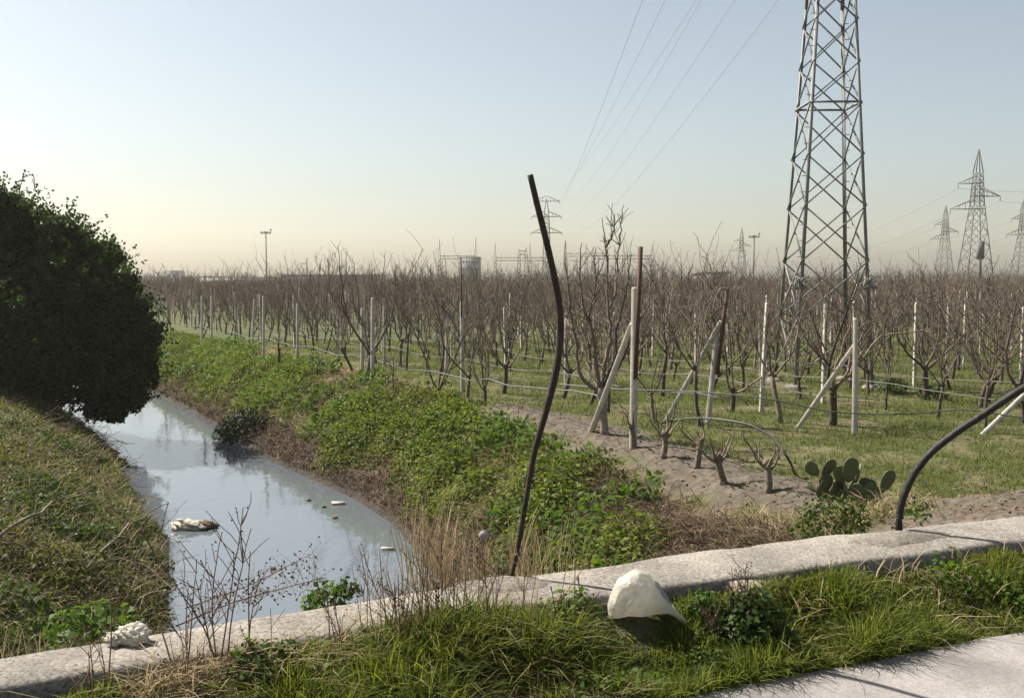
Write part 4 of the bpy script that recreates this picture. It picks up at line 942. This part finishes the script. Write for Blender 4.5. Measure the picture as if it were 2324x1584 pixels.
leafy(1600, 1408, 1.36, .1, .14, 420, .024, 'lighter green leafy weed just right of the white bag', 'weed')
leafy(1600, 1520, 1.3, .17, .09, 600, .022, 'dark leafy weed below the tail of the white bag', 'dark_weed')
leafy(745, 1395, 1.42, .13, .16, 260, .032, 'leafy weed sprouting over the parapet edge above the water', 'weed')
leafy(790, 1350, 1.5, .07, .08, 110, .024, 'small dark shrubby weed on the far parapet edge by the water', 'dark_weed')
leafy(210, 1440, 1.5, .2, .13, 300, .035, 'leafy weed growing over the parapet left of the crumpled bag', 'weed')
leafy(600, 1530, 1.3, .2, .12, 420, .03, 'dark leafy clump at the foot of the parapet below the canal', 'dark_weed')
leafy(1300, 1390, 1.38, .14, .13, 260, .026, 'leafy weed against the parapet left of the white bag', 'weed')
b = base_at(1895, 1200); g = Geo(); blob_leaves(g, np.array([*G(1910, 1208, 1.45)[:2], 1.47]) + [0, .18, 0], .2, 900, rg, .03, sq=(1.15, .7, .75)); tag(g.obj('dark_weed_tuft', M['dark_weed'], origin=G(1910, 1208, 1.45)), 'round leafy weed growing behind the parapet in front of the cactus', 'weed')
for u, v, la in ((2105, 1180, 'tiny green weed on soil just right of the arched post foot'), (2075, 1165, 'tiny sprouting weed right behind the arched post')):
    b = G(u, v, 1.5); g = Geo(); blob_leaves(g, b + [0, .1, .02], .06, 60, rg, .03); tag(g.obj('small_weed', M['weed'], origin=b), la, 'weed')
# mallow leaves: round discs
g = Geo(); b = G(880, 1450, 1.36); e = empty('mallow_weed', b, 'weed with large round yellow-green leaves below the parapet', 'weed')
for q, (dx, dz, r) in enumerate([(0, .08, .05), (.07, .05, .04), (-.08, .04, .045), (.03, .13, .035), (-.04, .11, .03)]):
    th = np.linspace(0, 6.28, 13)[:-1]; c = b + [dx, -.02 * q, dz]; V = np.stack([c[0] + np.cos(th) * r, c[1] + .35 * np.sin(th) * r, c[2] + np.sin(th) * r * .85 + .01 * np.cos(th * 5)], 1); gg = Geo(); i = np.arange(12)
    gg.add(np.r_[V, [c + [0, -.012, 0]]], T=np.stack([i, (i + 1) % 12, np.full(12, 12)], 1)); tube(gg, [b, c], .002, 3, cap=False); part(gg, 'leaf', M['weed'], e)

# tall dead stems
def dry_weed(u, v, vtop, label, seed, z=1.32, utop=None, n=3, m='drystem', br=.5, r=.0034, Y=None):
    rr = np.random.default_rng(seed); b = base_verge(u, v); H = P(u, vtop, b[1])[2] - b[2]; lean = ((utop or u) - u) / FPX * b[1]; g = Geo()
    for q in range(n):
        d = np.array([lean / H + rr.normal(0, .13 if q else .03), rr.normal(0, .1), 1]); pp, _ = bend_path(b + [rr.normal(0, .015), rr.normal(0, .015), -.02], d, H * (1 if q == 0 else rr.uniform(.5, .95)), 9, .05, .03, rr)
        tube(g, pp, np.linspace(r, r * .45, 10), 4, cap=False)
        for _ in range(int(10 * br)):
            j = rr.integers(3, 9); az = rr.random() * 6.28; dd = np.array([math.cos(az), .6 * math.sin(az), rr.uniform(.6, 1.6)]); p2, _ = bend_path(pp[j], dd, H * rr.uniform(.1, .32), 4, .12, .05, rr); tube(g, p2, [r * .5] * 4 + [r * .3], 3, cap=False)
            if rr.random() < .6: leaves(g, p2[-2:] + rr.normal(0, .006, (2, 3)), rr.normal(size=(2, 3)), .012, rr)
    return tag(g.obj('dry_weed', M[m], origin=b), label, 'dead weed', 'tall dead weed stems along the verge')
dry_weed(495, 1480, 1140, 'tallest branching dead weed standing before the canal water', 1, n=5, br=.9, utop=520)
dry_weed(435, 1500, 1250, 'slender dead weed left of the branching one before the water', 2, n=2, utop=420)
dry_weed(560, 1500, 1200, 'slender dead weed right of the branching one before the water', 3, n=2, utop=590)
dry_weed(893, 1470, 1290, 'short dead weed at the right end of the water', 4, n=2, br=.8)
dry_weed(988, 1500, 1330, 'dead weed below the straw clump left of the S-bent post', 5, n=3)
dry_weed(1098, 1560, 1215, 'straight dark dead stalk topped by a white seed head', 6, n=1, br=.15, r=.0035)
dry_weed(1260, 1440, 1310, 'thin dead weed against the parapet, right of the S-bent post', 7, n=2)
dry_weed(1330, 1400, 1290, 'thin dead weed close to the left side of the white bag', 8, n=2)
dry_weed(1040, 1480, 1280, 'dead weed between straw clump and seed-headed stalk', 9, n=2)
dry_weed(405, 1470, 1270, 'pale bent dead stalk left of the branching dead weed', 10, n=1, m='straw', utop=350, br=0, r=.004)
dry_weed(1680, 1450, 1270, 'twiggy reddish dead shrub in front of the buttress', 12, n=9, br=1.2, z=1.3, r=.003)
dry_weed(1640, 1460, 1330, 'dead twigs leaning left beside the buttress shrub', 13, n=4, br=.6, utop=1560)
g = Geo(); c = G(1098, 1214, 1.6); c = P(1098, 1214, G(1098, 1560, 1.32)[1]); rr = np.random.default_rng(5); d = rr.normal(size=(260, 3)); d /= np.linalg.norm(d, axis=1, keepdims=True); d[:, 2] = d[:, 2] * .8
for q in d[:140]: tube(g, [c, c + q * .021], [.0008, .0004], 3, cap=False)
leaves(g, c + d * .019, d, .011, rr, aspect=.8); tag(g.obj('seed_head', M['seed'], origin=c), 'round white fluffy seed head on a dead stalk near the S-bent post', 'seed head')
rw = np.random.default_rng(91)
for q in range(40):
    u = rw.choice([rw.uniform(860, 1130), rw.uniform(640, 1380), rw.uniform(200, 640)], p=[.45, .4, .15]); vb = np.interp(u, [200, 640, 860, 1130, 1380], [1540, 1500, 1460, 1420, 1400]) + rw.uniform(-20, 90)
    if 1330 < u: continue
    o = dry_weed(u, vb, vb - rw.uniform(130, 290), 'thin dead weed stem rising from the verge between the crumpled bag and big white bag', 100 + q, n=int(rw.integers(1, 4)), br=rw.uniform(.1, .6), m='drystem' if rw.random() < .5 else 'straw', r=rw.uniform(.0022, .0036), utop=u + rw.normal(0, 25), z=1.36)
    o['group'] = 'thin dead weed stems of the verge'
# straw clumps
def straw(u, v, spread, H, n, label, seed, z=1.5, dy=.1):
    rr = np.random.default_rng(seed); b = G(u, v, z) + [0, dy, 0]; B = b + np.c_[rr.normal(0, spread, n), rr.normal(0, .05, n), np.full(n, -.15)]; g = Geo()
    blades(g, B, rr.uniform(.5, 1.05, n) * H, .0045, rr.uniform(.05, .45, n), rr); return tag(g.obj('straw_clump', M['straw'], origin=b), label, 'dry grass', 'tall straw clumps behind the parapet')
straw(985, 1345, .085, .72, 130, 'tallest clump of pale dry grass left of the S-bent post', 1)
straw(1060, 1330, .06, .42, 50, 'short pale dry grass between the straw clump and the S-bent post', 2)
straw(1185, 1310, .05, .55, 45, 'pale dry grass leaning against the foot of the S-bent post', 3)
straw(1240, 1300, .08, .45, 50, 'thin pale dry grass just right of the S-bent post foot', 4)
straw(860, 1370, .05, .35, 30, 'sparse pale dry grass at the right end of the visible water', 5)
straw(120, 1470, .2, .28, 90, 'pale flattened dry grass spilling over the left end of the parapet', 6, dy=.05)
# drooping bramble sprays hanging over the water
def spray(pts, label, seed, r=.004):
    rr = np.random.default_rng(seed); pp = spline([G(u, v, z) for u, v, z in pts], 30); g = Geo(); tube(g, pp, np.linspace(r, r * .4, 30), 4)
    for j in range(4, 30):
        for _ in range(3):
            d = rr.normal(size=3); d /= np.linalg.norm(d); l = rr.uniform(.03, .12); tube(g, [pp[j], pp[j] + d * l], [r * .3, r * .2], 3, cap=False); leaves(g, (pp[j] + d * l)[None] + rr.normal(0, .01, (2, 3)), rr.normal(size=(2, 3)), .018, rr)
    return tag(g.obj('bramble_spray', M['drystem'], origin=pp[0]), label, 'bramble', 'bare bramble sprays over the water')
spray([(400, 1420, 1.5), (520, 1370, 1.5), (640, 1335, 1.48), (740, 1310, 1.42)], 'long bare bramble spray lying across the water view above the parapet', 1)
spray([(420, 1380, 1.45), (560, 1330, 1.45), (680, 1270, 1.45), (710, 1255, 1.45)], 'bare bramble spray with dry leaves reaching up over the water', 2, .003)
spray([(400, 1340, 1.2), (300, 1280, 1.2), (240, 1370, 1.1)], 'bare bramble arching over the left bank near the parapet', 3, .003)
# fallen branches on the left bank
for u0, v0, u1, v1, la in ((190, 1330, 385, 1165, 'long fallen dry branch slanting over the left bank to the water'), (0, 1270, 190, 1150, 'thin fallen dry branch at the left edge of the bank')):
    a, b = base_at(u0, v0) + [0, 0, .25], base_at(u1, v1) + [0, 0, .25]; g = Geo(); t = np.linspace(0, 1, 8)[:, None]; tube(g, a * (1 - t) + b * t + rg.normal(0, .03, (8, 3)) + np.array([0, 0, .3]) * t * (1 - t), np.linspace(.022, .01, 8), 5); tag(g.obj('fallen_branch', M['bark_pale'], origin=a), la, 'branch')
M['shade_leaf'] = mat('hollow_shade_leaf', (0.022, 0.034, 0.011), 0.6, spec=0.12, island=True, col2=(0.01, 0.016, 0.006), transl=0.1)  # leaf colour darkened to paint the shade of the bank hollow
b = base_at(548, 1000); g = Geo(); blob_leaves(g, b + [.25, .1, .15], .85, 3600, rg, .085, sq=(1.1, .7, .75)); blob_leaves(g, b + [-.3, .6, .1], .55, 1500, rg, .085, sq=(1.1, .7, .8)); tag(g.obj('shaded_hollow_leaves', M['shade_leaf'], origin=b), 'dark leaf clump standing in for the shaded hollow over the water, right bank', 'bush')  # leaf clump put in place of the shadowed hollow under the bank

# ------------------------------------------------------------------ prickly pear
cb = base_at(1935, 1148); ce = empty('prickly_pear', cb, 'prickly pear cactus with many flat pads on the bare soil', 'cactus'); Yc = cb[1]
pads = [(1843.1, 1063.7, 19.0, 13.2, -50, 20), (1880.4, 1062.5, 21.6, 14.0, 35, 30), (1907.0, 1075.2, 17.8, 14.7, -10, 10), (1929.9, 1066.3, 26.6, 17.8, 10, 20), (1928.6, 1067.5, 25.4, 6.1, 5, 75), (1948.1, 1073.9, 21.6, 4.6, 12, 80), (1874.1, 1096.7, 20.3, 15.7, 10, 20), (1902.0, 1111.9, 21.6, 12.2, 0, 10), (1921.0, 1109.4, 19.0, 5.1, -20, 70), (1967.9, 1104.3, 19.0, 19.0, 20, 0), (1970.5, 1117.0, 16.5, 12.7, 10, 10), (2013.6, 1091.6, 25.4, 14.0, 25, 10), (1990.8, 1119.6, 15.2, 10.7, 20, 0), (1962.9, 1134.8, 22.8, 15.2, -30, 30), (1847.4, 1109.4, 20.3, 4.6, -60, 60), (2018.7, 1142.4, 15.2, 4.6, 80, 60), (1935.0, 1109.4, 22.8, 8.1, 5, 50), (1868, 1118, 21, 15, -25, 20), (1890, 1128, 21, 14, 15, 30), (1915, 1132, 20, 15, -15, 10), (1942, 1122, 24, 17, 12, 0), (1985, 1138, 22, 16, 35, 20), (1958, 1146, 20, 15, -20, 0), (1905, 1105, 22, 16, 5, 40), (1975, 1118, 22, 15, 5, 10)]
for q, (u, v, a, b, tilt, tw) in enumerate(pads):
    s = Yc / FPX; rr = np.random.default_rng(q); c = P(u, v, Yc + rr.uniform(-.12, .12)); g = Geo(); n, k = 18, 5
    th = np.arange(n) / n * 2 * math.pi; V = []
    prof = [(.0, 1), (.6, .93), (.92, .5), (1.0, 0), (.92, -.5), (.6, -.93), (0, -1)]
    ca, sa = math.cos(math.radians(tilt)), math.sin(math.radians(tilt)); ct, st_ = math.cos(math.radians(tw)), math.sin(math.radians(tw)); b0 = b / max(.35, abs(math.cos(math.radians(tw))))
    for pr, pt in prof:
        a_, b0_ = a * 1.12, b0 * 1.15; xx = np.sin(th) * b0_ * s * pr * (1 + .22 * np.cos(th)); zz_ = np.cos(th) * a_ * s * pr; yy_ = np.full(n, pt * .013)
        X1, Y1 = xx * ct - yy_ * st_, xx * st_ + yy_ * ct; V.append(np.stack([X1 * ca + zz_ * sa, Y1, -X1 * sa + zz_ * ca], 1) + c)
    i = np.arange(n); j = (i + 1) % n; g.add(np.concatenate(V), np.concatenate([np.stack([r * n + i, r * n + j, r * n + n + j, r * n + n + i], 1) for r in range(6)]))
    part(g, 'pad', M['cactus_pale' if q in (4, 5, 8, 10) else 'cactus'], ce, True)
g = Geo(); tube(g, [cb - [0, 0, .05], cb + [0, 0, .12]], [.06, .045], 7); tube(g, [cb, P(1900, 1135, Yc)], [.05, .03], 6); tube(g, [cb, P(1990, 1140, Yc)], [.05, .03], 6); part(g, 'stem', M['bark'], ce)

# ------------------------------------------------------------------ litter
# windblown bag draped over the parapet edge
bY = 4.11
ring = [(1385, 1352, 4), (1389, 1351, 30), (1398, 1349, 46), (1412, 1346, 54), (1428, 1344, 57), (1446, 1345, 54), (1462, 1352, 45), (1478, 1362, 33), (1494, 1371, 22), (1510, 1377, 14), (1522, 1384, 9), (1536, 1394, 7), (1548, 1405, 7), (1557, 1414, 5), (1559, 1416, 1)]
g = Geo(); n = 22; rr = np.random.default_rng(9); V = []; s = bY / FPX
ring = [tuple(np.array(ring[i]) * (1 - k) + np.array(ring[i + 1]) * k) for i in range(len(ring) - 1) for k in (0, .5)] + [ring[-1]]
prev = rr.normal(0, .10, n)
for q, (u, v, r) in enumerate(ring):
    c = P(u, v, bY); th = np.arange(n) / n * 2 * math.pi; t = q / (len(ring) - 1)
    prev = prev * .72 + rr.normal(0, .075, n); w = 1 + prev + .10 * np.sin(th * 3 + t * 5) * np.sin(t * 9); w = 1 + (w - 1) * min(1, r / 20)
    V.append(np.stack([c[0] + np.sin(th) * r * s * w * .35 + rr.normal(0, .004, n) * min(1, r / 30), c[1] + np.cos(th) * r * s * w * .8, c[2] + np.sin(th) * r * s * w], 1))
i = np.arange(n); j = (i + 1) % n; g.add(np.concatenate(V), np.concatenate([np.stack([r * n + i, r * n + j, r * n + n + j, r * n + n + i], 1) for r in range(len(ring) - 1)]))
be = empty('plastic_bag', P(1450, 1398, bY), 'white windblown plastic bag with a twisted tail on the parapet edge', 'bag')
o = part(g, 'pouch', M['plastic'], be, True); o.modifiers.new('round', 'SUBSURF').levels = 1; o.modifiers['round'].render_levels = 1
g = Geo(); nu, nv = 14, 10; U, Vv = np.meshgrid(np.linspace(0, 1, nu), np.linspace(0, 1, nv)); 
uu = 1455 + 88 * U * (.45 + .55 * Vv); vv = 1300 + 75 * Vv + 22 * U; D = bY + .03 + .02 * np.sin(U * 9 + Vv * 4) + .05 * U
V = np.array([P(a, b, c) for a, b, c in zip(uu.ravel(), vv.ravel(), D.ravel())]); idx = np.arange(nu * nv).reshape(nv, nu)
g.add(V, np.stack([idx[:-1, :-1], idx[:-1, 1:], idx[1:, 1:], idx[1:, :-1]], -1).reshape(-1, 4)); part(g, 'loose_flap', M['film'], be, True)
def crumple(u, v, z, rx_, ry_, rz_, label, name, m, seed, n=18, lump=.5, cat='litter', dy=0.0):
    c = G(u, v, z) + [0, dy, 0]; rr = np.random.default_rng(seed); th = np.arange(2 * n) / (2 * n) * 2 * math.pi; ph = np.linspace(.02, math.pi - .02, n); TH, PH = np.meshgrid(th, ph)
    d = np.stack([np.sin(PH) * np.cos(TH), np.sin(PH) * np.sin(TH), np.cos(PH)], -1); w = 1 + lump * (fbm(d[..., 0] * 2 + d[..., 2] * 3.1, d[..., 1] * 2 - d[..., 2] * 1.7, 1.6, seed, 4) - .5) * 2
    V = c + d * w[..., None] * np.array([rx_, ry_, rz_]); idx = np.arange(n * 2 * n).reshape(n, 2 * n); r2 = np.roll(idx, -1, 1); g = Geo()
    g.add(V.reshape(-1, 3), np.stack([idx[:-1], r2[:-1], r2[1:], idx[1:]], -1).reshape(-1, 4)); return tag(g.obj(name, M[m], origin=c), label, cat)
crumple(302, 1440, 1.585, .055, .045, .035, 'crumpled dirty white plastic bag on the left part of the parapet', 'crumpled_bag', 'plastic', 3, n=30, lump=.62, cat='bag')
crumple(262, 1450, 1.575, .028, .028, .02, 'small torn white plastic scrap beside the crumpled bag', 'plastic_scrap', 'plastic', 6, lump=1.2)
crumple(432, 1196, WZ + .03, .3, .16, .12, 'pale lumpy debris half sunk in the canal near the left bank', 'floating_debris', 'scrap', 8, lump=.8, cat='debris')
crumple(465, 1193, WZ + .03, .22, .12, .09, 'tan floating lump touching the pale debris in the canal', 'floating_debris', 'litter', 9, lump=.7, cat='debris')
for u, v, L, W, a, la in ((768, 1141, .13, .06, .2, 'pale rectangular board at the right water edge'), (880, 1244, .11, .03, .1, 'white floating scrap near the right bank by the straw')):
    c = G(u, v, WZ + .03); g = Geo(); box(g, (-L, -W, -.012), (L, W, .012)); o = g.obj('floating_board', M['scrap']); o.location = c; o.rotation_euler = (.12, .05, a); tag(o, la, 'board', 'pale boards at the water edge')
for q, (u, v) in enumerate([(735, 1150), (700, 1135), (760, 1175), (620, 1290), (1000, 1310)]):
    crumple(u, v, WZ + .01, .05, .04, .03, 'small dark lump floating on the pale canal water', 'floating_debris', 'drystem', 20 + q, n=8, cat='debris')['group'] = 'small dark floating lumps'

# ------------------------------------------------------------------ air
g = Geo(); box(g, (-700, -30, -3.2), (700, 850, 42))
hm = bpy.data.materials.new('air'); hm.use_nodes = True; nn = hm.node_tree.nodes; nn.remove(nn['Principled BSDF'])
pv = nn.new('ShaderNodeVolumePrincipled'); pv.inputs['Density'].default_value = HAZE; pv.inputs['Color'].default_value = (1.0, 0.96, 0.86, 1); pv.inputs['Anisotropy'].default_value = 0.35
hm.node_tree.links.new(pv.outputs[0], nn['Material Output'].inputs['Volume'])
tag(g.obj('haze', hm), 'pale morning haze over the whole plain', 'haze', kind='stuff')
print('orchard candidates', len(cand), 'posts', npost)
